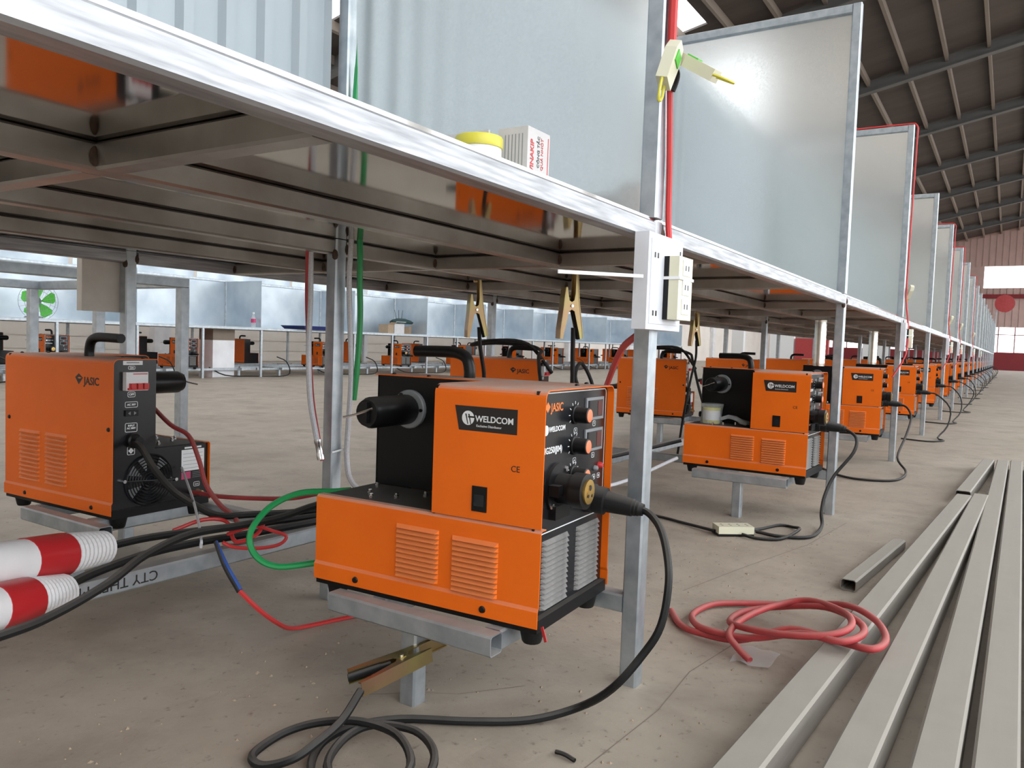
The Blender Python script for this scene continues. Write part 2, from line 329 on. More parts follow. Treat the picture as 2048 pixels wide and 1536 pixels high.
# ------------------------------------------------------------------ partitions
PH = 0.975
def partition():
    root = empty('booth_partition')
    MB().box(0.012, 0.0145, 0.016, 0.69, 0.002, PH-0.012).build('partition_sheet', 'sheet', root)
    MB().bar((R/2, R/2, 0), (R/2, R/2, PH), side=(1,0,0)).build('frame_post', 'galv', root)
    MB().bar((R/2, 0.695, 0), (R/2, 0.695, PH), side=(1,0,0)).build('frame_post', 'galv', root)
    MB().bar((R/2, R, PH-R/2), (R/2, 0.68, PH-R/2), side=(1,0,0)).build('top_rail', 'galv', root)
    return root
p0 = partition()
for n in range(NB):
    o = p0 if n == 0 else copy_tree(p0)
    o.location = (BAY*n, 0, H+0.0015)
    if n == 3: o.scale = (1, 1, 0.97)
    if n % 4 == 2: o.scale = (1, 1, 1.02)
    tag(o, 'tall galvanised sheet partition standing on the %s bench bay, %s' % (ORD[n], 'beside the white carton' if n == 0 else 'behind the ones before it'), 'partition', 'booth partitions of the aisle row')
def corr_panel(n):
    pts = []; x = -BAY+R+0.004; xe = -0.004; pitch = 0.084
    while x < xe:
        for dx, dy in ((0, 0), (0.048, 0), (0.055, -0.015), (0.074, -0.015), (0.081, 0)):
            if x+dx < xe: pts.append((x+dx, 0.728+dy))
        x += pitch
    b = MB(); b.loft([[(px, py, H+0.002), (px, py, H+0.96), (px, py+0.001, H+0.96), (px, py+0.001, H+0.002)] for px, py in pts])
    o = b.build('corrugated_panel', 'corr', None); o.location = (BAY*n, 0, 0)
    return tag(o, 'pale blue corrugated steel back panel of the %s bench bay' % ORD[n], 'panel', 'corrugated back panels')
for n in range(3): corr_panel(n)

# ------------------------------------------------------------------ welding machines
MW, MD, MH, HD, L2, XW = 0.249, 0.419, 0.336, 0.139, 0.187, 0.142
NS = ((0,-1,0), (0,0,1)); FS = ((1,0,0), (0,0,1)); RS = ((-1,0,0), (0,0,1)); OS = ((0,1,0), (0,0,1))
def shell(profile, y0, y1, t=0.0016):
    """folded sheet: open profile (x,z) extruded along y, given thickness inwards"""
    P = [Vector((x, 0, z)) for x, z in profile]; inn = []
    for i, p in enumerate(P):
        d = (P[min(i+1, len(P)-1)]-P[max(i-1, 0)]).normalized(); inn.append(p+Vector((d.z, 0, -d.x))*t)
    loop = P+list(reversed(inn))
    return [[(q.x, yy, q.z) for q in loop] for yy in (y0, y1)]
def arc(cx, cz, r, a0, a1, n=6): return [(cx+r*math.cos(math.radians(a0+(a1-a0)*k/n)), cz+r*math.sin(math.radians(a0+(a1-a0)*k/n))) for k in range(n+1)]
def louver_mesh(name, length, m, hh=0.0062, dp=0.0060):
    b = MB(); l = length/2; b.v += [(-l,0,0),(l,0,0),(-l,0,hh),(l,0,hh),(-l+0.004,-dp,0.0008),(l-0.004,-dp,0.0008)]
    b.f += [(0,1,5,4),(4,5,3,2),(0,4,2),(1,3,5),(0,2,3,1)]; me = b.mesh(name); me.materials.append(M[m]); me.materials.append(M['glass']); me.polygons[0].material_index = 1; return me  # underside face coloured dark, painting in the shade of the slot
LV_S = louver_mesh('louver_side', 0.080, 'louver'); LV_F = louver_mesh('louver_front', 0.084, 'dustvent'); LV_O = louver_mesh('louver_other', 0.082, 'louver')
def louvers(parent, me, n, zlo, zhi, org, rz, detail):
    """vertical stack of slats; org = centre in plan, rz turns the outward face (-y local)"""
    if detail >= 2:
        for k in range(n):
            o = link('louver', me, parent, loc=(org[0], org[1], zlo+(zhi-zlo)*k/n)); o.rotation_euler = (0, 0, rz)
    else:
        b = MB(); c, s_ = math.cos(rz), math.sin(rz)
        for k in range(n):
            i = len(b.v); b.v += [(org[0]+c*v.co.x-s_*v.co.y, org[1]+s_*v.co.x+c*v.co.y, zlo+(zhi-zlo)*k/n+v.co.z) for v in me.vertices]
            b.f += [tuple(i+q for q in p.vertices) for p in me.polygons]
        mm = b.mesh('louver_bank'); mm.materials.append(me.materials[0]); mm.materials.append(M['glass'])
        for q, pg in enumerate(mm.polygons): pg.material_index = 1 if q % 5 == 0 else 0  # same painted slot shade under each slat
        link('louver_bank', mm, parent)
def rrect(parent, cx, cz, w_, h_, y, t, m, name, plane='F', r=0.003):
    """thin rounded outline (printed frame) on a front or rear panel"""
    def ring(w2, h2, rr):
        pts = []
        for sx, sz, a in ((1,1,0),(-1,1,90),(-1,-1,180),(1,-1,270)): pts += [(cx+sx*(w2-rr)+rr*math.cos(math.radians(a+q)), cz+sz*(h2-rr)+rr*math.sin(math.radians(a+q))) for q in (0,30,60,90)]
        return pts
    o_, i_ = ring(w_/2, h_/2, r), ring(w_/2-t, h_/2-t, max(r-t, 0.0004)); e = 0.0003 if plane == 'R' else -0.0003
    b = MB(); b.loft([[(x, y, z) for x, z in o_], [(x, y+e, z) for x, z in o_], [(x, y+e, z) for x, z in i_], [(x, y, z) for x, z in i_], [(x, y, z) for x, z in o_]], caps=False)
    return b.build(name, m, parent)
def machine(detail=2):
    r = empty('welding_machine')
    # black base and feet
    MB().box(0.001, MW-0.001, 0.002, MD-0.002, -0.0085, 0.010).build('base_tray', 'black', r)
    for fx, fy in ((0.030, 0.024), (MW-0.030, 0.024), (0.030, MD-0.024), (MW-0.030, MD-0.024)):
        if detail >= 1: MB().prof(((fx, fy, -0.0085), (fx, fy, -1)), [(0, 0.019), (0.006, 0.018), (0.022, 0.0145), (0.024, 0.013)], 14).build('foot', 'rubber', r, True)
    # lower near-side cover with a crease, and its two louver banks
    lc = MB(); lc.loft(shell([(-0.003, 0.0), (-0.003, 0.024), (0.0, 0.029), (0.0, HD-0.004), (0.004, HD), (0.016, HD)], 0.0, MD)); lc = lc.build('lower_cover', 'orange', r)
    # top cover: front hood over full width, rear half over the tall side only
    rr = 0.014; prof_f = [(0.0, HD+0.0015), (0.0, MH-rr)] + arc(rr, MH-rr, rr, 180, 90)[1:] + arc(MW-rr, MH-rr, rr, 90, 0) + [(MW, 0.029), (MW+0.003, 0.024), (MW+0.003, 0.0)]
    tc_ = MB(); tc_.loft(shell(prof_f, 0.0, L2)); tc_.loft(shell([(XW, MH)] + arc(MW-rr, MH-rr, rr, 90, 0) + [(MW, 0.029), (MW+0.003, 0.024), (MW+0.003, 0.0)], L2, MD))
    tc_ = tc_.build('top_cover', 'orange', r)
    # front panel (recessed) and rear panels
    fp = MB().box(0.0018, MW-0.0018, 0.012, 0.016, HD-0.012, MH-0.0018).build('front_panel', 'panel', r)
    fl = MB().box(0.0018, MW-0.0018, 0.012, 0.016, 0.008, HD-0.0125).build('lower_front_panel', 'panel', r)
    MB().box(0.0018, XW, L2-0.004, L2-0.0005, HD, MH-0.0018).build('inner_bulkhead', 'black', r)
    MB().box(XW, XW+0.002, L2-0.004, MD-0.008, HD, MH-0.0018).build('spool_wall', 'black', r)
    dk = MB().box(0.003, XW+0.001, L2-0.004, MD-0.006, HD-0.004, HD-0.001).build('spool_deck', 'black', r)
    rp = MB().poly([(0.002, MD-0.010, 0.004), (0.002, MD-0.010, HD-0.002), (XW, MD-0.010, HD-0.002), (XW, MD-0.010, MH-0.002), (MW-0.012, MD-0.010, MH-0.002), (MW-0.002, MD-0.010, MH-0.012), (MW-0.002, MD-0.010, 0.004)], (0, 0.003, 0)).build('rear_panel', 'panel', r)
    # handle, spool holder
    MB().tube([(0.200, 0.255, MH-0.004), (0.200, 0.255, MH+0.014), (0.200, 0.262, MH+0.034), (0.200, 0.282, MH+0.043), (0.200, 0.315, MH+0.044), (0.200, 0.372, MH+0.043)], 0.0105, 12 if detail else 8, 5 if detail else 2).build('handle', 'plastic', r, True)
    sp = MB().prof(((XW, 0.338, 0.278), (-1, 0.338, 0.278)), [(0.008, 0.024), (0.012, 0.026), (0.108, 0.026), (0.112, 0.023), (0.118, 0.022)], 20 if detail else 8).build('spool_holder', 'plastic', r, True)
    MB().prof(((XW, 0.338, 0.278), (-1, 0.338, 0.278)), [(0.0, 0.034), (0.006, 0.034), (0.008, 0.032)], 28 if detail else 10).build('spool_flange', 'greypl', sp, True)
    # gun socket and cable plug
    gs = MB().prof(((0.066, 0.012, 0.190), (0.066, -1, 0.190)), [(0, 0.037), (0.005, 0.037), (0.006, 0.022), (0.030, 0.022), (0.031, 0.026), (0.050, 0.026), (0.051, 0.020)], 24 if detail else 10).build('gun_socket', 'plastic', r, True)
    pl = MB().prof(((0.185, 0.012, 0.157), (0.200, -0.2, 0.135)), [(0, 0.024), (0.010, 0.024), (0.012, 0.022), (0.030, 0.022), (0.032, 0.017), (0.075, 0.014), (0.076, 0.0125), (0.080, 0.0125), (0.081, 0.0115), (0.085, 0.0115), (0.086, 0.0105), (0.092, 0.0095)], 18 if detail else 8).build('cable_plug', 'rubber', r, True)
    # name plate on the near cover
    nm = MB().poly([(-0.0004, 0.150, 0.306), (-0.0004, 0.044, 0.306), (-0.0004, 0.044, 0.270), (-0.0004, 0.142, 0.270)], (0.0008, 0, 0)).build('name_plate', 'bprint', tc_)
    lt = MB().box(-0.002, 0.001, 0.090, 0.115, 0.153, 0.190).build('door_latch', 'plastic', tc_)
    louvers(lc, LV_S, 11, 0.033, 0.116, (0.0, 0.212), -math.pi/2, detail); louvers(lc, LV_S, 11, 0.030, 0.113, (0.0, 0.108), -math.pi/2, detail)
    if detail == 0: return r
    for k in range(2): louvers(fl, LV_F, 13, 0.016, 0.118, ((0.069, 0.185)[k], 0.012), 0, detail)
    for yy in (0.105, 0.2115): louvers(tc_, LV_O, 12, 0.043, 0.163, (MW, yy), math.pi/2, detail)
    text('WELDCOM', 0.0126, 'white', nm, (-0.0006, 0.1140, 0.2843), *NS, bold=0.00022)
    text('Exclusive Distributor', 0.0050, 'white', nm, (-0.0006, 0.112, 0.2765), *NS)
    # round monogram: pale disc with two dark slashes
    MB().prof(((-0.0004, 0.1265, 0.2885), (-1, 0.1265, 0.2885)), [(0, 0.0105), (0.0004, 0.0105)], 28).build('monogram', 'white', nm)
    for dy in (0.0, 0.0052):
        MB().poly([(-0.0010, 0.1315-dy, 0.2945), (-0.0010, 0.1292-dy, 0.2945), (-0.0010, 0.1258-dy, 0.2795), (-0.0010, 0.1272-dy, 0.2795)], (0.0002, 0, 0)).build('monogram_stroke', 'bprint', nm)
    MB().box(-0.0011, -0.0009, 0.1150, 0.1262, 0.2890, 0.2915).build('monogram_stroke', 'bprint', nm)
    text('CE', 0.0125, 'bprint', tc_, (-0.0004, 0.052, 0.2175), *NS)
    MB().box(-0.0026, -0.0018, 0.094, 0.111, 0.161, 0.178).build('latch_recess', 'glass', lt)
    for yy in (0.33, 0.09):
        MB().prof(((-0.003, yy, 0.011), (-1, yy, 0.011)), [(0, 0.0055), (0.0025, 0.0045), (0.003, 0.002)], 12).build('screw', 'plastic', lc, True)
    for x_, y_ in ((0.16, 0.39), (0.155, 0.31), (0.165, 0.03), (0.235, 0.045)):
        MB().prof(((x_, y_, MH), (x_, y_, 1)), [(0, 0.004), (0.002, 0.0035), (0.003, 0.0015)], 10).build('screw', 'plastic', tc_, True)
    for y_, z_ in ((0.018, 0.183), (0.405, 0.185), (0.09, 0.011), (0.35, 0.011)):
        MB().prof(((MW+(0.003 if z_ < 0.05 else 0), y_, z_), (1, y_, z_)), [(0, 0.005), (0.0025, 0.004), (0.003, 0.002)], 12).build('screw', 'plastic', tc_, True)
    # deck bolts
    for x_, y_ in ((0.115, 0.385), (0.055, 0.352), (0.030, 0.328), (0.06, 0.30), (0.10, 0.27)):
        MB().prof(((x_, y_, HD-0.001), (x_, y_, 1)), [(0, 0.0045), (0.004, 0.0045), (0.005, 0.003), (0.009, 0.003)], 6).build('bolt', 'chrome', dk)
    # spool holder end: latch and steel pin
    MB().box(0.017, 0.026, 0.332, 0.344, 0.262, 0.296).build('end_latch', 'plastic', sp)
    MB().tube([(0.036, 0.322, 0.290), (0.020, 0.330, 0.284), (0.002, 0.345, 0.276), (-0.012, 0.356, 0.272)], 0.0022, 6, 3).build('steel_pin', 'chrome', sp, True)
    for a in (60, 180, 300):
        MB().prof(((XW-0.008, 0.338+0.029*math.cos(math.radians(a)), 0.278+0.029*math.sin(math.radians(a))), (-1, 0.338+0.029*math.cos(math.radians(a)), 0.278+0.029*math.sin(math.radians(a)))), [(0, 0.003), (0.003, 0.003)], 8).build('screw', 'plastic', sp)
    # front controls
    rrect(fp, MW/2+0.002, 0.229, 0.232, 0.204, 0.012, 0.0016, 'white', 'white_border', r=0.008)
    text('JASIC', 0.0170, 'oprint', fp, (0.040, 0.0117, 0.3035), *FS, bold=0.0003)
    MB().poly([(0.022, 0.0117, 0.310), (0.029, 0.0117, 0.302), (0.037, 0.0117, 0.3105), (0.029, 0.0117, 0.318)], (0, -0.0003, 0)).build('emblem', 'oprint', fp)
    text('WELDCOM', 0.0105, 'white', fp, (0.036, 0.0117, 0.2740), *FS, bold=0.0002)
    MB().prof(((0.027, 0.0119, 0.277), (0.027, -1, 0.277)), [(0, 0.0075), (0.0004, 0.0075)], 20).build('emblem', 'white', fp)
    text('MIG250(J04)', 0.0130, 'white', fp, (0.014, 0.0117, 0.2430), *FS, bold=0.00018)
    for z_ in (0.294, 0.247, 0.202):
        kb = MB().prof(((0.122, 0.012, z_), (0.122, -1, z_)), [(0, 0.0145), (0.003, 0.0145), (0.004, 0.0125), (0.024, 0.0118), (0.0248, 0.0105)], 22).build('knob', 'plastic', fp, True)
        MB().prof(((0.122, -0.0126, z_), (0.122, -1, z_)), [(0, 0.0100), (0.0008, 0.0100), (0.0014, 0.0085)], 20).build('knob_cap', 'salmon', kb, True)
        for a in range(-30, 211, 30):
            c_, s_ = math.cos(math.radians(a)), math.sin(math.radians(a)); L_ = 0.0045
            MB().poly([(0.122+c_*0.0165-s_*0.0006, 0.0118, z_+s_*0.0165+c_*0.0006), (0.122+c_*0.0165+s_*0.0006, 0.0118, z_+s_*0.0165-c_*0.0006), (0.122+c_*(0.0165+L_)+s_*0.0006, 0.0118, z_+s_*(0.0165+L_)-c_*0.0006), (0.122+c_*(0.0165+L_)-s_*0.0006, 0.0118, z_+s_*(0.0165+L_)+c_*0.0006)], (0, -0.0003, 0)).build('dial_tick', 'white', kb)
    for z_ in (0.300, 0.250):
        d = MB().box(0.160, 0.228, 0.0095, 0.012, z_-0.018, z_+0.018).build('display', 'greypl', fp)
        MB().box(0.165, 0.223, 0.0090, 0.0096, z_-0.0135, z_+0.0135).build('display_glass', 'glass', d)
        MB().box(0.203, 0.222, 0.0086, 0.0091, z_-0.0115, z_+0.0115).build('display_window', 'redglass', d)
    for x_, z_, tx in ((0.126, 0.2695, 'V'), (0.196, 0.2755, 'V'), (0.126, 0.2235, 'A'), (0.196, 0.2245, 'A'), (0.203, 0.188, ''), (0.222, 0.188, '')):
        rrect(fp, x_, z_, 0.0115, 0.0085, 0.0119, 0.0007, 'white', 'icon_frame', r=0.0025)
        if tx: text(tx, 0.006, 'white', fp, (x_, 0.0117, z_-0.0020), *FS, align='CENTER')
        else: MB().box(x_-0.0015, x_+0.0015, 0.0115, 0.0119, z_-0.0018, z_+0.0018).build('icon_mark', 'white', fp)
    MB().prof(((0.222, 0.012, 0.205), (0.222, -1, 0.205)), [(0, 0.0055), (0.005, 0.0052), (0.008, 0.0030)], 14).build('red_button', 'red', fp, True)
    MB().prof(((0.206, 0.012, 0.202), (0.206, -1, 0.202)), [(0, 0.0045), (0.004, 0.0042), (0.006, 0.0025)], 14).build('indicator', 'greypl', fp, True)
    MB().prof(((0.066, -0.038, 0.190), (0.066, -1, 0.190)), [(0, 0.018), (0.004, 0.018), (0.0045, 0.009), (0.0052, 0.009)], 20).build('brass_contact', 'brass', gs, True)
    for dx, dz, q in ((0.0, 0.006, 0.0042), (-0.006, -0.005, 0.0025), (0.006, -0.006, 0.0025)): MB().prof(((0.066+dx, -0.0428, 0.190+dz), (0.066+dx, -1, 0.190+dz)), [(0, q), (0.0008, q)], 10).build('contact_hole', 'bprint', gs)
    MB().box(0.044, 0.092, 0.000, 0.012, 0.146, 0.166).build('socket_block', 'plastic', gs)
    MB().box(0.030, 0.045, -0.010, 0.006, 0.183, 0.199).build('socket_lug', 'plastic', gs)
    for dx, dz in ((0.020, 0.026), (-0.022, -0.024)):
        MB().prof(((0.066+dx, 0.007, 0.190+dz), (0.066+dx, -1, 0.190+dz)), [(0, 0.005), (0.003, 0.0045)], 6).build('bolt', 'chrome', gs)
    # far side: maker's mark
    text('JASIC', 0.0235, 'bprint', tc_, (MW+0.0003, 0.316, 0.277), *OS, bold=0.0005)
    MB().poly([(MW+0.0003, 0.284, 0.2915), (MW+0.0003, 0.297, 0.300), (MW+0.0003, 0.312, 0.291), (MW+0.0003, 0.297, 0.276)], (0.0003, 0, 0)).build('emblem', 'bprint', tc_)
    MB().poly([(MW+0.0007, 0.293, 0.290), (MW+0.0007, 0.299, 0.2925), (MW+0.0007, 0.309, 0.291), (MW+0.0007, 0.300, 0.2885)], (0.0002, 0, 0)).build('emblem_flash', 'orange', tc_)
    # rear panel
    ry = MD-0.007
    MB().box(0.176, 0.222, ry, ry+0.0006, 0.323, 0.332).build('serial_label', 'white', rp)
    MB().box(0.184, 0.214, ry+0.0006, ry+0.0008, 0.3268, 0.3292).build('serial_print', 'greypl', rp)
    bk = MB().box(0.170, 0.222, ry, ry+0.012, 0.268, 0.308).build('breaker_switch', 'white', rp)
    MB().box(0.172, 0.206, ry+0.012, ry+0.0125, 0.303, 0.305).build('red_stripe', 'red', bk)
    for x_ in (0.180, 0.195, 0.210): MB().box(x_-0.0055, x_+0.0055, ry+0.012, ry+0.022, 0.272, 0.284).build('switch_lever', 'red', bk)
    MB().box(0.172, 0.219, ry+0.012, ry+0.017, 0.2695, 0.274).build('lever_bar', 'red', bk)
    for cz_, w_, h_, tx, sz in ((0.317, 0.017, 0.008, 'ON', 0.006), (0.259, 0.018, 0.012, 'OFF', 0.007), (0.237, 0.030, 0.013, 'AC 36V', 0.0062), (0.187, 0.029, 0.020, 'INPUT\nAC 380V', 0.0055), (0.136, 0.018, 0.018, '', 0.006)):
        rrect(rp, 0.2015, cz_, w_, h_, ry, 0.0011, 'white', 'print_frame', 'R', 0.003)
        if tx: text(tx, sz, 'white', rp, (0.2015, ry+0.0004, cz_+(0.0022 if '\n' in tx else -0.0022)), *RS, align='CENTER', bold=0.0002)
    b = MB()
    for a in range(0, 360, 90): b.prof(((0.2015+0.0032*math.cos(math.radians(a)), ry, 0.136+0.0032*math.sin(math.radians(a))), (0.2015+0.0032*math.cos(math.radians(a)), 1, 0.136+0.0032*math.sin(math.radians(a)))), [(0, 0.0028), (0.0004, 0.0028)], 10)
    b.build('fan_symbol', 'white', rp)
    MB().box(0.187, 0.217, ry, ry+0.004, 0.212, 0.225).build('heater_socket', 'plastic', rp)
    for s_ in (1, -1): MB().poly([(0.202+s_*0.004, ry+0.0042, 0.2225), (0.202+s_*0.004, ry+0.0042, 0.2145), (0.202+s_*0.010, ry+0.0042, 0.2185)], (0, 0.0004, 0)).build('socket_mark', 'greypl', rp)
    MB().prof(((0.199, ry, 0.158), (0.199, 1, 0.158)), [(0, 0.017), (0.010, 0.016), (0.012, 0.012), (0.026, 0.0105)], 18).build('cable_gland', 'plastic', rp, True)
    fg = empty('fan_grille'); fg.parent = rp
    MB().prof(((0.158, ry, 0.066), (0.158, 1, 0.066)), [(0.0, 0.060), (0.0012, 0.060)], 36).build('fan_opening', 'glass', fg)
    for k in range(8):
        q = 0.010+k*0.0066; n_ = 36; cen = Vector((0.158, ry+0.006, 0.066))
        bb = MB(); rings = []
        for j in range(n_+1):
            a = 2*math.pi*j/n_; d = Vector((math.cos(a), 0, math.sin(a))); rings.append([cen+d*(q+0.0014*math.cos(t))+Vector((0, 0.0014*math.sin(t), 0)) for t in (0, 1.57, 3.14, 4.71)])
        bb.loft(rings, caps=False).build('grille_ring', 'plastic', fg, True)
    for a in (5, 185):
        MB().cyl((0.158, ry+0.0085, 0.066), (0.158+0.066*math.cos(math.radians(a)), ry+0.0085, 0.066+0.066*math.sin(math.radians(a))), 0.0016, n=6).build('grille_stay', 'plastic', fg)
        MB().prof(((0.158+0.064*math.cos(math.radians(a)), ry, 0.066+0.064*math.sin(math.radians(a))), (0.158+0.064*math.cos(math.radians(a)), 1, 0.066+0.064*math.sin(math.radians(a)))), [(0, 0.005), (0.011, 0.004)], 8).build('grille_screw', 'chrome', fg)
    for a in (70, 30, 330, 130): MB().poly([(0.158+0.02*math.cos(math.radians(a)), ry+0.0016, 0.066+0.02*math.sin(math.radians(a))), (0.158+0.055*math.cos(math.radians(a-12)), ry+0.0016, 0.066+0.055*math.sin(math.radians(a-12))), (0.158+0.055*math.cos(math.radians(a+14)), ry+0.0016, 0.066+0.055*math.sin(math.radians(a+14)))], (0, 0.0008, 0)).build('fan_blade', 'greypl', fg)
    lb = MB().box(0.012, 0.074, ry, ry+0.0006, 0.074, 0.124).build('data_label', 'white', rp)
    for k in range(5): MB().box(0.016, 0.070, ry+0.0006, ry+0.0008, 0.080+k*0.0085, 0.0808+k*0.0085).build('label_line', 'greypl', lb)
    MB().box(0.020, 0.066, ry, ry+0.0006, 0.1265, 0.1305).build('label_strip', 'white', rp)
    MB().box(0.049, 0.074, ry, ry+0.0006, 0.055, 0.072).build('warning_label', 'pink', rp)
    for k in range(4): MB().box(0.016, 0.044, ry, ry+0.0005, 0.057+k*0.004, 0.0578+k*0.004).build('label_line', 'greypl', rp)
    rrect(rp, 0.032, 0.040, 0.017, 0.011, ry, 0.0010, 'white', 'print_frame', 'R', 0.003); text('GAS', 0.006, 'white', rp, (0.032, ry+0.0004, 0.0378), *RS, align='CENTER')
    MB().prof(((0.030, ry, 0.020), (0.030, 1, 0.020)), [(0, 0.008), (0.006, 0.007), (0.018, 0.006)], 10).build('gas_inlet', 'copper', rp, True)
    return r
m2 = machine(2); m1 = machine(1); m0 = machine(0)
JIT = [0.05, -0.02, 0.03, 0.0, 0.04, -0.02, 0.02, 0.0, 0.03, 0.01, -0.02, 0.02, 0, 0.03, 0, 0.01, 0.02, 0, 0.01]
used = {0: False, 1: False, 2: False}
PROTO = {0: m0, 1: m1, 2: m2}
def place_machine(detail, loc, rz, label, group):
    o = copy_tree(PROTO[detail]) if used[detail] else PROTO[detail]
    used[detail] = True; o.location = loc; o.rotation_euler = (0, 0, rz); return tag(o, label, 'welding machine', group)
ZM = 0.1590
NOTE = ['nearest, beside the front leg', 'carrying a bagged can, beside the white socket strip', 'without anything on top, past the bagged one']
for n in range(NB):
    d = 2 if n < 2 else (1 if n < 5 else 0)
    lab = ('orange welding machine on the aisle shelf, ' + NOTE[n]) if n < 3 else 'orange welding machine on the aisle shelf, %s from the camera' % ORD[n]
    place_machine(d, (BAY*n-0.241+(0.01 if n else 0), 0.05, ZM), JIT[n], lab, 'machines along the aisle')
for n in range(13):
    d = 2 if n < 1 else (1 if n < 4 else 0)
    lab = 'orange welding machine with black rear fan panel, %s on the opposite side' % ORD[n]
    place_machine(d, (BAY*n-0.004+(0.06 if n else 0), 1.536 if n == 0 else 1.56, ZM), math.pi+(0.041 if n == 0 else 0.12 if n < 3 else 0.03), lab, 'machines on the opposite side')
for k_, o in PROTO.items():
    if not used[k_]: pass


# ------------------------------------------------------------------ cables and hoses
def cable(name, pts, r, m, label, cat='cable', group=None, sub=5, n=8, flat=1.0):
    return tag(MB().tube(pts, r, n, sub, flat).build(name, m, None, True), label, cat, group)
earthA = [(-0.046,-0.008,0.308),(-0.048,-0.030,0.303),(-0.072,-0.058,0.290),(-0.104,-0.082,0.266),(-0.137,-0.1,0.23),(-0.159,-0.1,0.175),(-0.172,-0.08,0.132),(-0.19,-0.045,0.082),(-0.160,0.02,0.025),(-0.208,0.076,0.008),(-0.264,0.144,0.008),(-0.319,0.23,0.008),(-0.38,0.27,0.008),(-0.438,0.268,0.008),(-0.492,0.228,0.008),(-0.519,0.163,0.008),(-0.486,0.109,0.008),(-0.427,0.097,0.012),(-0.378,0.121,0.018),(-0.351,0.175,0.02),(-0.371,0.231,0.02),(-0.421,0.239,0.02),(-0.481,0.211,0.018),(-0.508,0.154,0.018),(-0.482,0.113,0.02),(-0.433,0.115,0.028),(-0.389,0.175,0.03),(-0.391,0.24,0.03),(-0.414,0.294,0.022),(-0.448,0.326,0.012),(-0.496,0.325,0.008),(-0.516,0.31,0.008),(-0.516,0.286,0.008),(-0.499,0.254,0.02),(-0.470,0.245,0.030),(-0.420,0.248,0.040),(-0.372,0.258,0.062)]
cable('earth_cable', earthA, 0.0058, 'rubber', 'thick dusty black cable coiled on the floor in front of the nearest machine')
cable('earth_cable', [(1.663,-0.010,0.308),(1.660,-0.040,0.302),(1.64,-0.070,0.28),(1.6,-0.069,0.236),(1.55,-0.023,0.161),(1.5,-0.006,0.1),(1.46,-0.006,0.05),(1.425,-0.015,0.012),(1.281,-0.01,0.007),(1.225,0.065,0.007),(1.226,0.136,0.010)], 0.0055, 'rubber', 'black cable falling from the second aisle machine to the white socket strip')
cable('earth_cable', [(3.363,-0.010,0.308),(3.35,-0.050,0.295),(3.32,-0.075,0.245),(3.2,-0.069,0.164),(3.0,-0.056,0.071),(2.946,-0.102,0.012),(2.67,-0.086,0.007),(2.58,0.045,0.007),(2.651,0.158,0.007),(2.9,0.3,0.007)], 0.0055, 'rubber', 'black cable looping over the floor below the third aisle machine')
for n in range(3, NB):
    x = BAY*n; j = random.uniform(-0.04, 0.04)
    cable('earth_cable', [(x-0.037,-0.010,0.308),(x-0.034,-0.07,0.298),(x-0.06,-0.17-j,0.21),(x-0.12,-0.15,0.09),(x-0.20+j,-0.10,0.012),(x-0.33,-0.16-j,0.007),(x-0.48,-0.06,0.007),(x-0.42+j,0.10,0.007)], 0.0055, 'rubber', 'black cable drooping from the %s aisle machine to the floor' % ORD[n], group='cables of the far aisle machines', sub=3, n=6)
cable('green_hose', [(-0.172,0.478,0.290),(-0.186,0.505,0.286),(-0.214,0.56,0.28),(-0.241,0.6,0.257),(-0.281,0.6,0.228),(-0.289,0.6,0.199),(-0.285,0.58,0.173),(-0.265,0.55,0.161),(-0.228,0.5,0.169),(-0.21,0.477,0.172)], 0.0056, 'green', 'bright green hose looping behind the nearest machine', 'hose')
rb = empty('spliced_wire', (-0.29, 0.68, 0.18)); tag(rb, 'thin wire, blue and black then red, hanging from the tie rail to the floor', 'wire')
def sub(p, o): return [tuple(a-b for a, b in zip(q, o)) for q in p]
O_ = (-0.29, 0.68, 0.18)
MB().tube(sub([(-0.289,0.69,0.186),(-0.304,0.64,0.156),(-0.306,0.6,0.121)], O_), 0.0030, 6).build('blue_core', 'blue', rb, True)
MB().tube(sub([(-0.293,0.688,0.186),(-0.311,0.638,0.154),(-0.311,0.6,0.118)], O_), 0.0028, 6).build('black_core', 'rubber', rb, True)
MB().tube(sub([(-0.3085,0.6,0.1195),(-0.290,0.572,0.088),(-0.250,0.574,0.054),(-0.200,0.594,0.024),(-0.140,0.608,0.008),(-0.085,0.598,0.005),(-0.035,0.58,0.005),(0.02,0.56,0.005)], O_), 0.0042, 6).build('red_sheath', 'red', rb, True)
cable('power_cable', [(-0.025,0.50,0.245),(-0.082,0.62,0.235),(-0.171,0.66,0.214),(-0.254,0.67,0.212),(-0.364,0.66,0.218),(-0.464,0.63,0.209),(-0.541,0.6,0.189),(-0.626,0.58,0.172),(-0.703,0.56,0.17),(-0.9,0.52,0.18)], 0.0068, 'rubber', 'black power cable sagging in front of the low tie rail')
cable('power_cable', [(0.02,0.70,0.185),(-0.134,0.76,0.180),(-0.25,0.76,0.190),(-0.372,0.76,0.198),(-0.455,0.75,0.200)], 0.0068, 'rubber', 'black power cable running into the upper banded sleeve')
cable('power_cable', [(0.02,0.69,0.178),(-0.178,0.735,0.172),(-0.29,0.735,0.178),(-0.388,0.735,0.178),(-0.500,0.715,0.172),(-0.56,0.684,0.170)], 0.0075, 'rubber', 'black power cable lying on the tie rail towards the lower banded sleeve')
cable('power_cable', [(-0.192,1.145,0.318),(-0.192,1.08,0.310),(-0.207,1.0,0.269),(-0.194,0.95,0.226),(-0.185,0.88,0.203),(-0.183,0.82,0.195),(-0.136,0.78,0.196),(-0.05,0.745,0.192),(0.01,0.69,0.20)], 0.0072, 'rubber', 'black power cable leaving the rear gland of the nearest opposite machine')
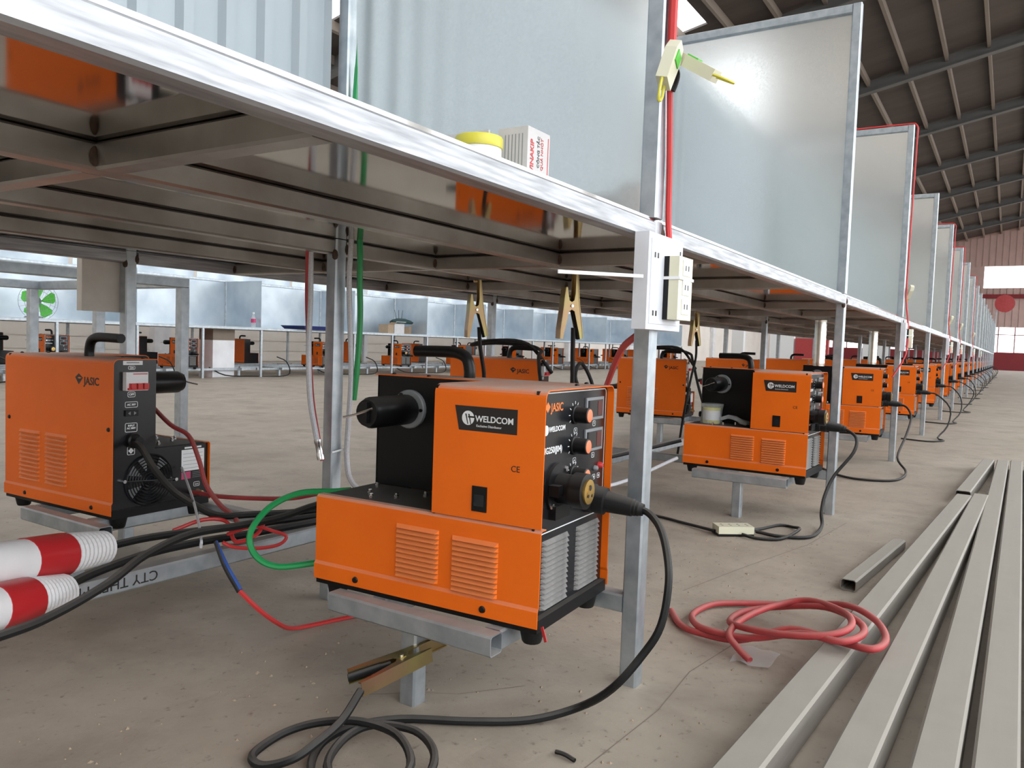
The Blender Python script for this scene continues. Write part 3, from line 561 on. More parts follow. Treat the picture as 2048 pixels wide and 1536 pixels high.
cable('gas_hose', [(-0.056,1.27,0.390),(-0.072,1.15,0.342),(-0.076,1.075,0.323),(-0.102,1.0,0.278),(-0.12,0.95,0.232),(-0.137,0.88,0.201),(-0.162,0.8,0.19),(-0.2,0.74,0.176)], 0.0052, 'redhose', 'red hose hanging across the rear panel of the nearest opposite machine', 'hose')
cable('gas_hose', [(-0.032,1.125,0.180),(-0.036,1.08,0.184),(-0.046,1.0,0.189),(-0.018,0.9,0.194),(-0.01,0.8,0.208),(0.045,0.74,0.225)], 0.0052, 'redhose', 'dark red hose running level behind the green loop', 'hose')
cable('red_wire', [(-0.265,0.69,0.195),(-0.207,0.69,0.199),(-0.171,0.68,0.185),(-0.146,0.67,0.172),(-0.161,0.67,0.159),(-0.208,0.67,0.161),(-0.264,0.67,0.174),(-0.283,0.68,0.185)], 0.0034, 'red', 'short red wire looped over the tie rail', 'wire')
cable('red_wire', [(-0.30,0.80,0.19),(-0.25,0.78,0.205),(-0.22,0.75,0.20),(-0.24,0.70,0.175),(-0.20,0.69,0.182),(-0.17,0.70,0.205)], 0.0038, 'red', 'knotted red tape wound round the cables by the green loop', 'tape')
cable('cable_tie', [(-0.068,1.110,0.245),(-0.155,0.95,0.215),(-0.25,0.80,0.212),(-0.315,0.697,0.196),(-0.318,0.694,0.180)], 0.0028, 'whitehose', 'long white cable tie hanging from the rear label of the opposite machine', 'cable tie', n=6, flat=0.6)
def sleeve(name, p0, p1, label):
    p0, p1 = Vector(p0), Vector(p1); d = (p1-p0).normalized(); L_ = (p1-p0).length; o = empty(name, p0); tag(o, label, 'sleeve', 'banded cable sleeves'); z = Vector((0,0,0))
    a, b = L_*0.36, L_*0.66
    def seg(t0, t1, ra, rb_, ribs):
        rr = []; n_ = ribs*2 if ribs else 1
        for k in range(n_+1):
            t = t0+(t1-t0)*k/n_; rr.append((t, ra+(rb_-ra)*k/n_-(0.0014 if ribs and k % 2 else 0)))
        return [(t0, 0.004)]+rr+[(t1, 0.004)]
    MB().prof((z, d), seg(0, a, 0.032, 0.032, 0), 24).build('white_body', 'sleevew', o, True)
    MB().prof((z, d), seg(a, b, 0.0332, 0.0332, 0), 24).build('red_band', 'sleever', o, True)
    MB().prof((z, d), seg(b, L_, 0.0325, 0.0275, 9), 24).build('ribbed_end', 'sleevew', o); return o
sleeve('cable_sleeve', (-0.700,0.655,0.234), (-0.468,0.740,0.203), 'white cable sleeve with red band, upper of the two on the tie rail')
sleeve('cable_sleeve', (-0.760,0.580,0.200), (-0.568,0.672,0.168), 'white cable sleeve with red band, lower one at the picture edge')
sleeve('cable_sleeve', (1.075,0.66,0.395), (1.10,0.66,0.185), 'white sleeve with red band hanging upright behind the front leg')
cable('power_cable', [(1.06,0.66,0.39),(1.02,0.67,0.46),(1.08,0.68,0.50),(1.13,0.66,0.42),(1.14,0.65,0.28),(1.09,0.65,0.17),(0.98,0.66,0.168),(0.7,0.69,0.18)], 0.006, 'rubber', 'black cable looping round the upright banded sleeve')
cable('white_hose', [(0.9,0.70,0.345),(0.75,0.69,0.30),(0.65,0.66,0.20),(0.85,0.62,0.14),(1.2,0.60,0.10),(1.45,0.48,0.175)], 0.0060, 'whitehose', 'white braided hose trailing along the tie rail of the second bench', 'hose')
cable('floor_hose', [(0.6,0.72,0.18),(0.9,0.76,0.178),(1.2,0.68,0.172),(1.42,0.55,0.21),(1.47,0.475,0.235)], 0.0062, 'rubber', 'black cable lying on the tie rail of the second bench')
# hoses dropping through the table at the middle leg
hz = 'hoses at the nearest middle leg'
cable('red_hose', [(-0.040,0.748,1.30),(-0.036,0.748,0.9),(-0.033,0.748,0.737),(-0.032,0.748,0.633),(-0.030,0.742,0.53),(-0.026,0.735,0.426),(-0.020,0.72,0.343),(-0.016,0.71,0.30)], 0.0052, 'redhose', 'dark red hose hanging on the left of the middle leg', 'hose', hz)
cable('white_hose', [(-0.022,0.748,1.30),(-0.023,0.746,0.9),(-0.029,0.744,0.737),(-0.033,0.738,0.633),(-0.038,0.735,0.53),(-0.040,0.725,0.427),(-0.030,0.712,0.339)], 0.0056, 'whitehose', 'white braided hose hanging on the left of the middle leg', 'hose', hz)
cable('white_hose', [(0.040,0.668,1.42),(0.036,0.675,1.153),(0.033,0.679,1.0),(0.024,0.682,0.76),(0.022,0.684,0.677),(0.030,0.685,0.574),(0.036,0.685,0.469),(0.030,0.685,0.363),(0.029,0.685,0.299),(0.024,0.66,0.251),(0.05,0.60,0.21)], 0.0056, 'whitehose', 'white braided hose running up the right of the middle leg past the partition', 'hose', hz)
cable('green_hose', [(0.020,0.660,1.42),(0.018,0.668,1.15),(0.014,0.670,1.0),(0.034,0.668,0.761),(0.040,0.671,0.677),(0.046,0.673,0.595),(0.044,0.675,0.511),(0.042,0.682,0.426)], 0.0062, 'green', 'green hose running up the right of the middle leg past the partition', 'hose', hz)
hc = MB().prof(((-0.030,0.712,0.345),(-0.024,0.706,0.300)), [(0,0.0075),(0.008,0.0078),(0.010,0.0068),(0.030,0.0068),(0.032,0.0078),(0.042,0.0078)], 12).build('hose_clip', 'chrome', None, True); tag(hc, 'steel worm clip on the hose end at the middle leg', 'hose clip')
zt = MB().bar((-0.006,0.694,0.318),(0.040,0.694,0.322),0.002,0.004,0.0005).build('cable_tie','white'); tag(zt, 'white cable tie wrapped round the nearest middle leg', 'cable tie')
# red hose coil on the aisle floor, half over the steel tubes
cable('red_hose_coil', [(0.383,0.085,0.007),(0.311,0.037,0.008),(0.281,-0.013,0.012),(0.282,-0.089,0.016),(0.305,-0.175,0.05),(0.26,-0.268,0.062),(0.236,-0.322,0.070),(0.302,-0.334,0.070),(0.411,-0.302,0.066),(0.486,-0.238,0.060),(0.551,-0.139,0.022),(0.529,-0.04,0.010),(0.476,0.021,0.010),(0.398,0.038,0.010),(0.331,0.02,0.016),(0.276,-0.024,0.024),(0.261,-0.113,0.032),(0.247,-0.204,0.066),(0.221,-0.273,0.076),(0.271,-0.301,0.080),(0.343,-0.282,0.078),(0.42,-0.212,0.068),(0.471,-0.116,0.034),(0.435,-0.055,0.022),(0.347,-0.05,0.026),(0.275,-0.091,0.044),(0.231,-0.173,0.062),(0.229,-0.248,0.078),(0.269,-0.281,0.088),(0.357,-0.258,0.084),(0.456,-0.177,0.064),(0.442,-0.113,0.044),(0.343,-0.081,0.040),(0.257,-0.076,0.034),(0.229,-0.101,0.020),(0.211,-0.128,0.010)], 0.0064, 'redhose', 'loose coil of dusty red hose lying partly over the steel tubes', 'hose', sub=6, n=10)

# ------------------------------------------------------------------ earth clamps
def clamp(name, loc, zax, xax, label, group, sx=1.0):
    o = empty(name); z = Vector(zax).normalized(); x = Vector(xax); x = (x-z*x.dot(z)).normalized(); y = z.cross(x); x = x*sx
    o.matrix_world = Matrix(((x.x,y.x,z.x,loc[0]),(x.y,y.y,z.y,loc[1]),(x.z,y.z,z.z,loc[2]),(0,0,0,1))); tag(o, label, 'clamp', group)
    for s_, nm, jaw in ((-1, 'jaw_arm', 0.045), (1, 'jaw_arm', 0.085)):
        b = MB()
        prof_ = [(s_*0.012, jaw), (s_*0.016, jaw), (s_*0.020, 0.02), (s_*0.022, 0.0), (s_*0.030, -0.055), (s_*0.031, -0.075), (s_*0.024, -0.078), (s_*0.020, -0.060), (s_*0.008, -0.012), (-s_*0.006, -0.004), (-s_*0.006, 0.006), (s_*0.007, 0.014), (s_*0.010, 0.03)]
        for yy in (-0.011, 0.0085): b.poly([(px, yy+(0.001 if s_ > 0 else 0), pz) for px, pz in prof_], (0, 0.0018, 0))
        out = [(s_*0.0165, jaw), (s_*0.0205, 0.02), (s_*0.0225, 0.0), (s_*0.0305, -0.055), (s_*0.0315, -0.076)]
        b.loft([[(px, -0.011, pz), (px, 0.0113, pz), (px-s_*0.0016, 0.0113, pz), (px-s_*0.0016, -0.011, pz)] for px, pz in out])
        b.build(nm, 'zinc', o)
    MB().cyl((0, -0.014, 0.001), (0, 0.014, 0.001), 0.0035, n=10).build('pivot_pin', 'chrome', o)
    MB().prof(((0.008, 0, jaw-0.004), (-1, 0, jaw-0.004)), [(0, 0.004), (0.010, 0.004)], 8).build('contact_bolt', 'copper', o)
    MB().prof(((0.026, 0, -0.078), (0.012, 0, -0.01)), [(0, 0.006), (0.05, 0.006), (0.052, 0.0045), (0.066, 0.0045)], 10).build('cable_lug', 'rubber', o, True)
    return o
clamp('earth_clamp', (-0.296,0.248,0.079), (0.105,-0.042,0.020), (0.1,1.0,0.0), 'gold zinc earth clamp gripping the short post under the nearest machine', 'earth clamps', 0.75)
clamp('earth_clamp', (0.645,0.800,0.648), (-0.10,0,1), (1,-0.6,0.1), 'gold earth clamp hanging from the bench frame, left of the two side by side', 'earth clamps')
clamp('earth_clamp', (0.465,0.400,0.650), (-0.05,0,1), (1,-0.6,0.05), 'gold earth clamp hanging nearer the white outlet box, right of the pair', 'earth clamps')
clamp('earth_clamp', (2.42,0.78,0.650), (-0.06,0,1), (1,-0.5,0.05), 'dull gold earth clamp hanging above the second aisle machine', 'earth clamps')
cable('earth_cable', [(0.662,0.797,0.60),(0.672,0.797,0.54),(0.70,0.80,0.45),(0.705,0.82,0.35),(0.69,0.86,0.20),(0.6,0.95,0.02)], 0.0058, 'rubber', 'black cable dropping from the left hanging clamp')
cable('earth_cable', [(0.478,0.395,0.60),(0.480,0.395,0.54),(0.492,0.40,0.45),(0.50,0.42,0.35),(0.49,0.46,0.18),(0.42,0.55,0.01)], 0.0058, 'rubber', 'black cable dropping from the right hanging clamp')
cable('earth_cable', [(2.435,0.775,0.60),(2.44,0.775,0.52),(2.40,0.78,0.42),(2.38,0.80,0.25),(2.45,0.85,0.02)], 0.0058, 'rubber', 'black cable dropping from the dull hanging clamp')
for n, dx in ((1, 0.0), (2, 0.05)):                                   # cable rings draped over the handles of the opposite machines
    x = BAY*n-0.15+dx
    cable('torch_lead', [(x+0.08,1.10,0.44),(x-0.02,1.16,0.555),(x-0.12,1.26,0.565),(x-0.13,1.36,0.545),(x-0.02,1.32,0.555),(x+0.07,1.22,0.55),(x+0.02,1.12,0.53),(x-0.10,1.06,0.50),(x-0.16,1.0,0.36),(x-0.15,0.95,0.2)], 0.0075, 'rubber', 'black torch lead ring lying over the %s opposite machine' % ORD[n], group='torch leads over handles')

# ------------------------------------------------------------------ outlet boxes, connectors and red supply cable at the front legs
def outlet(name, n, label, flip=False):
    o = empty(name, (BAY*n-(0.035 if flip else 0), WT if flip else 0, 0.675 if flip else 0.66), math.pi if flip else 0); tag(o, label, 'outlet box', 'outlet boxes on bench legs')
    bx_ = MB().box(-0.080, 0.062, -0.024, -0.001, -0.073, 0.073).build('back_box', 'beige' if flip else 'offwhite', o)
    f = MB().box(-0.071, 0.053, -0.0255, -0.024, -0.064, 0.064).build('cover_plate', 'beige' if flip else 'offwhite', o)
    for x_, z_ in ((-0.058, 0.040), (-0.046, 0.040), (-0.058, -0.048), (-0.046, -0.048), (0.047, 0.052)): MB().box(x_-0.002, x_+0.002, -0.0262, -0.0255, z_-0.004, z_+0.004).build('slot_hole', 'bprint', f)
    MB().box(-0.020, 0.040, -0.034, -0.0255, -0.056, 0.042).build('strip_base', 'plastic', o)
    sb = MB().box(-0.020, 0.040, -0.050, -0.034, -0.056, 0.042).build('socket_strip', 'cream', o)
    for k in range(3):
        sp_ = MB().box(-0.004, 0.028, -0.0515, -0.050, -0.047+k*0.030, -0.023+k*0.030).build('socket_plate', 'white', sb)
        for dx in (-0.006, 0.006): MB().box(0.012+dx-0.0015, 0.012+dx+0.0015, -0.0520, -0.0515, -0.039+k*0.030, -0.031+k*0.030).build('pin_hole', 'bprint', sp_)
    MB().box(-0.0215, 0.0415, -0.0522, -0.024, 0.006, 0.0105).build('cable_tie', 'white', o)
    return o
outlet('outlet_box', 0, 'white outlet box with cream socket strip on the nearest front leg')
outlet('outlet_box', 0, 'beige back of an outlet box on the opposite leg, under the bench edge', True)
for n in (2, 4, 5, 7, 9): outlet('outlet_box', n, 'small white outlet box on the %s front leg of the aisle row' % ORD[n])
t_ = MB().bar((-0.088,-0.020,0.665),(-0.275,0.02,0.655),0.0015,0.005,0.0004).build('cable_tie','white'); tag(t_, 'white cable tie tail sticking out left of the outlet box', 'cable tie')
cable('supply_cable', [(0.020,-0.0085,1.60),(0.018,-0.0085,1.25),(0.012,-0.0085,1.10),(0.012,-0.0085,1.03),(0.010,-0.0085,1.005)], 0.0085, 'red', 'flat bright red cable running down the nearest partition post', 'cable', flat=0.9)
cable('supply_cable', [(0.016,-0.0065,0.985),(0.024,-0.0065,0.916),(0.032,-0.0065,0.838),(0.036,-0.0065,0.77),(0.037,-0.010,0.728)], 0.0052, 'red', 'thin red cable between the taped joint and the white outlet box', 'cable')
cable('supply_cable', [(0.03,0.012,0.592),(0.07,0.06,0.575),(0.147,0.12,0.548),(0.304,0.22,0.473),(0.42,0.30,0.40),(0.52,0.40,0.28)], 0.0062, 'red', 'red cable slanting down behind the nearest front leg', 'cable')
def connector(loc, rz, ry, label, rx=0.2):
    o = empty('wire_connector', loc); o.rotation_euler = (rx, ry, rz); o.scale = (1.5, 1.3, 1.6); tag(o, label, 'connector', 'wire connectors on the post')
    MB().poly([(-0.011,-0.007,-0.022),(0.011,-0.007,-0.022),(0.013,-0.007,0.010),(0.007,-0.007,0.022),(-0.007,-0.007,0.022),(-0.013,-0.007,0.010)], (0, 0.014, 0)).build('housing', 'cream', o)
    MB().box(-0.007, 0.007, -0.0085, -0.007, 0.000, 0.012).build('lever', 'fangreen', o)
    MB().tube([(0.004,0,-0.020),(0.006,-0.002,-0.034),(-0.004,-0.003,-0.042),(-0.010,-0.002,-0.030),(-0.008,0,-0.018)], 0.0018, 6, 4).build('yellow_wire', 'yellow', o, True); return o
connector((-0.030,-0.024,0.992), 0.2, 0.35, 'cream wire connector with yellow wire, left one on the nearest post')
connector((0.016,-0.050,0.998), 0.0, -0.15, 'cream wire connector tilted outward, right one on the nearest post', -1.0)
tp = MB().tube([(0.010,-0.010,1.004),(0.012,-0.016,0.990),(0.016,-0.012,0.978),(0.016,-0.008,0.968)], 0.0085, 10, 4).build('tape_wrap','rubber',None,True); tag(tp, 'black tape wrap round the red cable joint', 'tape')
for n in (2, 4, 5, 7):                                                # red cords along farther partitions
    x = BAY*n; zt_ = H+PH*(1.02 if n % 4 == 2 else 1)+0.008
    cable('hanging_cord', [(x+0.012,0.66,zt_),(x+0.012,0.3,zt_+0.003),(x+0.012,0.05,zt_+0.002),(x+0.012,-0.010,zt_-0.01),(x+0.010,-0.014,zt_-0.10),(x+0.014,-0.010,1.3),(x+0.008,-0.008,1.0),(x+0.012,-0.008,0.86),(x+0.01,-0.026,0.72),(x-0.06,-0.03,0.57),(x-0.12,0.02,0.45)], 0.0042, 'red', 'thin red cord hung over the %s partition of the row' % ORD[n], 'cord', 'red cords over partitions', sub=3, n=6)
    cc = connector((x+0.035,-0.022,0.90), 0.3, -0.6, 'cream wire connector on the post of the %s partition' % ORD[n])

# ------------------------------------------------------------------ things on the nearest bench top
ZT = H+0.0015
cb = empty('switch_carton', (-0.225, 0.105, ZT)); tag(cb, 'upright white switch carton with red lettering beside the yellow-lidded can', 'carton')
MB().box(0, 0.062, 0, 0.050, 0, 0.100).build('carton_body', 'card', cb)
text('VINAKIP', 0.0125, 'red', cb, (0.0165, -0.0004, 0.037), (0,0,1), (-1,0,0), bold=0.0003)
text('CÔNG TẮC', 0.0085, 'bprint', cb, (0.0330, -0.0004, 0.046), (0,0,1), (-1,0,0))
text('QUẢ NHÓT', 0.0085, 'red', cb, (0.0430, -0.0004, 0.044), (0,0,1), (-1,0,0))
MB().box(0.0565, 0.0580, -0.0005, 0, 0.004, 0.094).build('red_rule', 'red', cb)
for k in range(6): MB().box(-0.0005, 0, 0.008+k*0.0058, 0.0092+k*0.0058, 0.012, 0.090).build('fine_print', 'greypl', cb)
c2 = empty('flattened_carton', (-0.236, 0.165, ZT)); tag(c2, 'opened pale carton with fine print behind the can', 'carton')
MB().box(0, 0.004, 0, 0.085, 0, 0.098).build('carton_panel', 'card', c2)
for k in range(7): MB().box(-0.0005, 0, 0.010+k*0.006, 0.0112+k*0.006, 0.035, 0.088).build('fine_print', 'greypl', c2)
cn = empty('grease_can', (-0.280, 0.150, ZT)); cn.scale = (0.75, 0.75, 0.95); tag(cn, 'round white can with yellow lid on the nearest bench', 'can')
MB().prof(((0,0,0),(0,0,1)), [(0,0.040),(0.002,0.042),(0.062,0.042),(0.064,0.041)], 28).build('can_body', 'white', cn, True)
MB().prof(((0,0,0.062),(0,0,1)), [(0,0.044),(0.001,0.0445),(0.014,0.0445),(0.016,0.043)], 28).build('lid', 'yellow', cn, True)
# can in a plastic bag on the second machine
bc = empty('bagged_can', (1.560, 0.400, ZM+HD)); tag(bc, 'small white and yellow can in clear plastic on the second aisle machine', 'can')
MB().prof(((0,0,0),(0,0,1)), [(0,0.029),(0.002,0.030),(0.012,0.030)], 22).build('lower_band', 'yellow', bc, True)
MB().prof(((0,0,0.012),(0,0,1)), [(0,0.030),(0.034,0.030)], 22).build('can_body', 'white', bc, True)
MB().prof(((0,0,0.046),(0,0,1)), [(0,0.031),(0.010,0.031),(0.011,0.029)], 22).build('lid', 'yellow', bc, True)
b = MB()
rings = []
for k in range(7):
    z = -0.0005+0.070*k/6; rings.append([((0.037+0.004*math.sin(j*2.3+k*1.7))*math.cos(2*math.pi*j/14), (0.037+0.004*math.sin(j*1.9+k))*math.sin(2*math.pi*j/14), z) for j in range(14)])
b.loft(rings); b.loft([[(0.0+0.02*math.sin(k*1.3+j), -0.036-0.024*k+0.004*math.cos(j), 0.012+0.010*math.sin(1.2*k)+0.012*(j % 2)) for j in range(6)] for k in range(5)])
b.build('plastic_bag', 'film', bc, True)
# silver exhaust ducts by the third machine
for (x, y_, lab) in ((3.06, 0.34, 'bright foil duct standing behind the second machine'), (4.9, 0.34, 'bright foil duct standing behind the third machine')):
    dct = MB().prof(((x, y_, ZM+MH+0.0), (x, y_, 2)), [(0, 0.028)]+[(0.006+k*0.012, 0.028+(0.0015 if k % 2 else 0)) for k in range(20)]+[(0.2355, 0.028)], 20).build('foil_duct', 'foil', None, True); tag(dct, lab, 'duct', 'foil ducts')

# ------------------------------------------------------------------ aisle floor: steel box tubes, offcut, socket strip, debris
def btube(p0, p1, w_, h_, label, z0=0.0):
    o = MB().bar((p0[0], p0[1], z0+h_/2+(p0[2] if len(p0) > 2 else 0)), (p1[0], p1[1], z0+h_/2+(p1[2] if len(p1) > 2 else 0)), w_, h_, 0.004, hollow=0.002).build('steel_box_tube', 'dtube'); return tag(o, label, 'steel tube', 'steel tubes on the aisle floor')
btube((-0.9,-0.197), (2.19,-0.372), 0.052, 0.052, 'dusty steel box tube, first one beside the red hose coil')
btube((-0.9,-0.322), (2.25,-0.425), 0.052, 0.052, 'dusty steel box tube, second from the red hose coil')
btube((2.29,-0.364), (3.50,-0.425), 0.052, 0.050, 'shorter far steel tube end in line past the first tube')
btube((-0.9,-0.425), (3.52,-0.487), 0.052, 0.050, 'long dusty steel box tube, third from the red hose coil')
btube((-0.9,-0.492), (3.55,-0.545), 0.052, 0.050, 'long dusty steel box tube, fourth from the red hose coil')
btube((-0.9,-0.565), (3.58,-0.605), 0.052, 0.050, 'long dusty steel box tube, fifth at the right picture edge')
btube((-0.9,-0.66), (3.2,-0.67), 0.052, 0.050, 'long dusty steel box tube lying last, outermost in the aisle')
btube((0.80,-0.195), (1.34,-0.245), 0.036, 0.028, 'short timber-coloured offcut lying beside the first tube')
so = empty('floor_socket_strip', (1.18, 0.193, 0), math.radians(-52)); tag(so, 'cream socket strip lying on the floor below the second machine', 'socket strip')
MB().box(-0.055, 0.055, -0.028, 0.028, 0, 0.008).build('strip_base', 'plastic', so); sb = MB().box(-0.055, 0.055, -0.028, 0.028, 0.008, 0.030).build('strip_body', 'cream', so)
for k in range(4):
    for dy in (-0.007, 0.007): MB().box(-0.040+k*0.026, -0.034+k*0.026, dy-0.0015, dy+0.0015, 0.030, 0.0305).build('pin_hole', 'bprint', sb)
cable('strip_lead', [(1.14,0.237,0.012),(1.204,0.354,0.006),(1.244,0.471,0.006),(1.264,0.682,0.006),(1.30,0.9,0.006)], 0.0048, 'rubber', 'black lead running left from the floor socket strip')
cable('strip_lead', [(1.225,0.150,0.012),(1.30,0.135,0.006),(1.386,0.105,0.006),(1.386,0.062,0.006),(1.32,0.030,0.016),(1.20,0.055,0.006),(1.158,0.115,0.006),(1.16,0.16,0.010)], 0.0048, 'rubber', 'black lead looping on the floor beside the socket strip')
fl = MB().loft([[(0.20+0.022*k+0.004*math.sin(j*2+k), -0.095-0.017*j, 0.003+0.006*abs(math.sin(1.7*k+j*1.3))) for j in range(5)] for k in range(5)], close=False).build('plastic_scrap', 'film', None, True); tag(fl, 'crumpled clear plastic scrap under the red hose coil', 'plastic scrap')
cs = MB().tube([(-0.257,0.005,0.004),(-0.258,-0.010,0.005),(-0.262,-0.027,0.004)], 0.0030, 6).build('cable_offcut', 'rubber', None, True); tag(cs, 'tiny black cable offcut on the bare floor in front', 'offcut')
wd = MB().box(0, 0.20, 0, 0.09, 0, 0.06).build('timber_block', 'wood'); wd.location = (-0.42, 1.60, 0); wd.rotation_euler = (0, 0, 0.5); tag(wd, 'rough timber block on the floor behind the left machine', 'timber block')
db = MB(); rnd = random.Random(3)
for k in range(420):
    x = rnd.uniform(-0.7, 1.6); y_ = rnd.uniform(-0.2, 0.65); q = rnd.uniform(0.0010, 0.0032); a = rnd.uniform(0, 3)
    i = len(db.v); db.v += [(x+q*1.5*math.cos(a), y_+q*1.5*math.sin(a), 0), (x-q*math.sin(a), y_+q*math.cos(a), 0), (x-q*1.3*math.cos(a), y_-q*1.3*math.sin(a), 0), (x+q*math.sin(a), y_-q*math.cos(a), 0), (x, y_, q*rnd.uniform(0.6, 1.3))]
    db.f += [(i,i+1,i+4),(i+1,i+2,i+4),(i+2,i+3,i+4),(i+3,i,i+4)]
tag(db.build('floor_grit', 'wood'), 'scattered grit and crumbs on the concrete floor', 'grit', kind='stuff')

fo = bpy.data.objects['floor']
for pts in ([(-0.62,-0.02),(-0.42,-0.03),(-0.25,-0.045),(-0.05,-0.06),(0.12,-0.05),(0.30,-0.075)], [(-0.30,0.36),(-0.22,0.27),(-0.19,0.22),(-0.10,0.15)], [(0.55,0.12),(0.85,0.06),(1.2,-0.02),(1.6,-0.06)]):
    b = MB(); L_, R_ = [], []
    for k, (x, y_) in enumerate(pts):
        q = 0.0008+0.0010*abs(math.sin(3.1*k)); L_.append((x, y_-q, 0.0006)); R_.append((x, y_+q, 0.0006))
    for k in range(len(pts)-1): i = len(b.v); b.v += [L_[k], L_[k+1], R_[k+1], R_[k]]; b.f.append((i, i+1, i+2, i+3))
    b.build('slab_crack', 'concb', fo)
rt_ = MB().bar((-0.236, 0.046, 0.162), (-0.239, 0.037, 0.143), 0.0012, 0.006, 0.0002).build('tag_ribbon', 'red'); tag(rt_, 'tiny red ribbon hanging from the front corner of the nearest machine', 'ribbon')
# ------------------------------------------------------------------ bare steel frame across the next aisle
fr = empty('bare_steel_frame', (0.60, 2.10, 0)); tag(fr, 'bare dark steel table frame without a top behind the left machine', 'frame')
for p, q, nm in (((-2.4,0,0.735),(0.03,0,0.735),'top_rail'), ((-2.4,1.0,0.735),(0.03,1.0,0.735),'top_rail'), ((0.015,0.015,0.735),(0.015,0.985,0.735),'end_rail'), ((-1.2,0.015,0.735),(-1.2,0.985,0.735),'end_rail')): MB().bar(p, q, 0.036, 0.036).build(nm, 'galv', fr)
for p in ((0.015,0), (-0.02,1.0), (0.015,0.55), (-2.3,0), (-2.3,1.0), (-1.2,0), (-1.2,1.0)): MB().bar((p[0], p[1], 0), (p[0], p[1], 0.717), 0.036, 0.036, side=(1,0,0)).build('leg', 'galv', fr)

# ------------------------------------------------------------------ second row of benches
Y2 = 7.65; H2 = 0.635
r2 = empty('far_bench')
MB().box(-BAY+R, R, 0.0, 1.45, H2-0.004, H2).build('table_sheet', 'sheet2', r2)
for yy in (0, 0.71, 1.42): MB().bar((-BAY+R, yy+R/2, H2-0.019), (R, yy+R/2, H2-0.019), side=(0,1,0)).build('edge_rail', 'galv', r2)
for yy in (0, 0.71, 1.42):
    for xx in ((0.015, -0.85) if yy == 0 else (0.015,)): MB().bar((xx, yy+R/2, 0), (xx, yy+R/2, H2-0.034), side=(1,0,0)).build('leg', 'galv', r2)
MB().bar((-BAY+R, 0.45, 0.10), (0, 0.45, 0.10), side=(0,1,0)).build('shelf_rail', 'galv', r2); MB().bar((-BAY+R, 0.11, 0.10), (0, 0.11, 0.10), side=(0,1,0)).build('shelf_rail', 'galv', r2)
MB().bar((-BAY+R, 1.0, 0.10), (0, 1.0, 0.10), side=(0,1,0)).build('shelf_rail', 'galv', r2); MB().bar((-BAY+R, 1.36, 0.10), (0, 1.36, 0.10), side=(0,1,0)).build('shelf_rail', 'galv', r2)
for xx in (-0.25, -1.3):
    for ya, yb in ((0.03, 0.45), (1.0, 1.42)): MB().bar((xx, ya, 0.10), (xx, yb, 0.10), side=(1,0,0)).build('shelf_cross_rail', 'galv', r2)
    for yy in (0.11, 1.36): MB().bar((xx, yy, 0), (xx, yy, 0.085), side=(1,0,0)).build('shelf_post', 'galv', r2)
pp = empty('far_partition')
MB().box(-BAY+R+0.02, 0.0, 0.735, 0.738, 0.003, 0.60).build('partition_sheet', 'sheet2', pp)
MB().bar((0.015, 0.735, 0), (0.015, 0.735, 0.62), side=(1,0,0)).build('frame_post', 'galv', pp); MB().bar((-BAY+R, 0.735, 0.605), (0.0, 0.735, 0.605), side=(0,1,0)).build('top_rail', 'galv', pp)
MB().bar((-0.85, 0.752, 0), (-0.85, 0.752, 0.59), 0.03, 0.02, side=(1,0,0)).build('mid_post', 'galv', pp)
MB().box(-BAY+R+0.02, 0.0, 1.40, 1.403, 0.003, 1.0).build('rear_sheet', 'sheet2', pp)
MB().box(0.014, 0.017, 0.02, 0.715, 0.003, 0.60).build('cross_sheet', 'sheet2', pp)
N2 = 12
for n in range(N2):
    x = 2.2+BAY*n
    o = r2 if n == 0 else copy_tree(r2); o.location = (x, Y2, 0); tag(o, 'light steel bench of the second row, %s from the left edge' % ORD[n].replace('nearest', 'first'), 'workbench', 'benches of the second row')
    o = pp if n == 0 else copy_tree(pp); o.location = (x, Y2, H2); tag(o, 'pale blue sheet partition on the second row, %s from the left edge' % ORD[n].replace('nearest', 'first'), 'partition', 'partitions of the second row')
    if n < 11: place_machine(1 if n < 4 else 0, ([2.95,4.47,6.72,8.42,10.15][n] if n < 5 else 10.15+BAY*(n-4), Y2+0.05, 0.139), 0.0, 'distant orange welding machine facing us in the second row, %s from the left' % ORD[n].replace('nearest', 'first'), 'machines of the second row')
    if n < 11: place_machine(0, ([3.1,4.8,6.38,8.5,10.25][n] if n < 5 else 10.25+BAY*(n-4), Y2+1.40, 0.139), math.pi, 'distant orange machine seen from behind in the second row, %s from the left' % ORD[n].replace('nearest', 'first'), 'rear machines of the second row')
    cable('far_cable', [(x+0.3,Y2+0.04,0.26),(x+0.36,Y2-0.08,0.20),(x+0.40,Y2-0.10,0.05),(x+0.25,Y2-0.05,0.008),(x-0.1,Y2+0.1,0.008),(x-0.5,Y2+0.05,0.03),(x-0.62,Y2+0.2,0.12)], 0.008, 'rubber', 'black cable below the second row bench, %s from the left' % ORD[n].replace('nearest', 'first'), group='cables of the second row', sub=3, n=6)
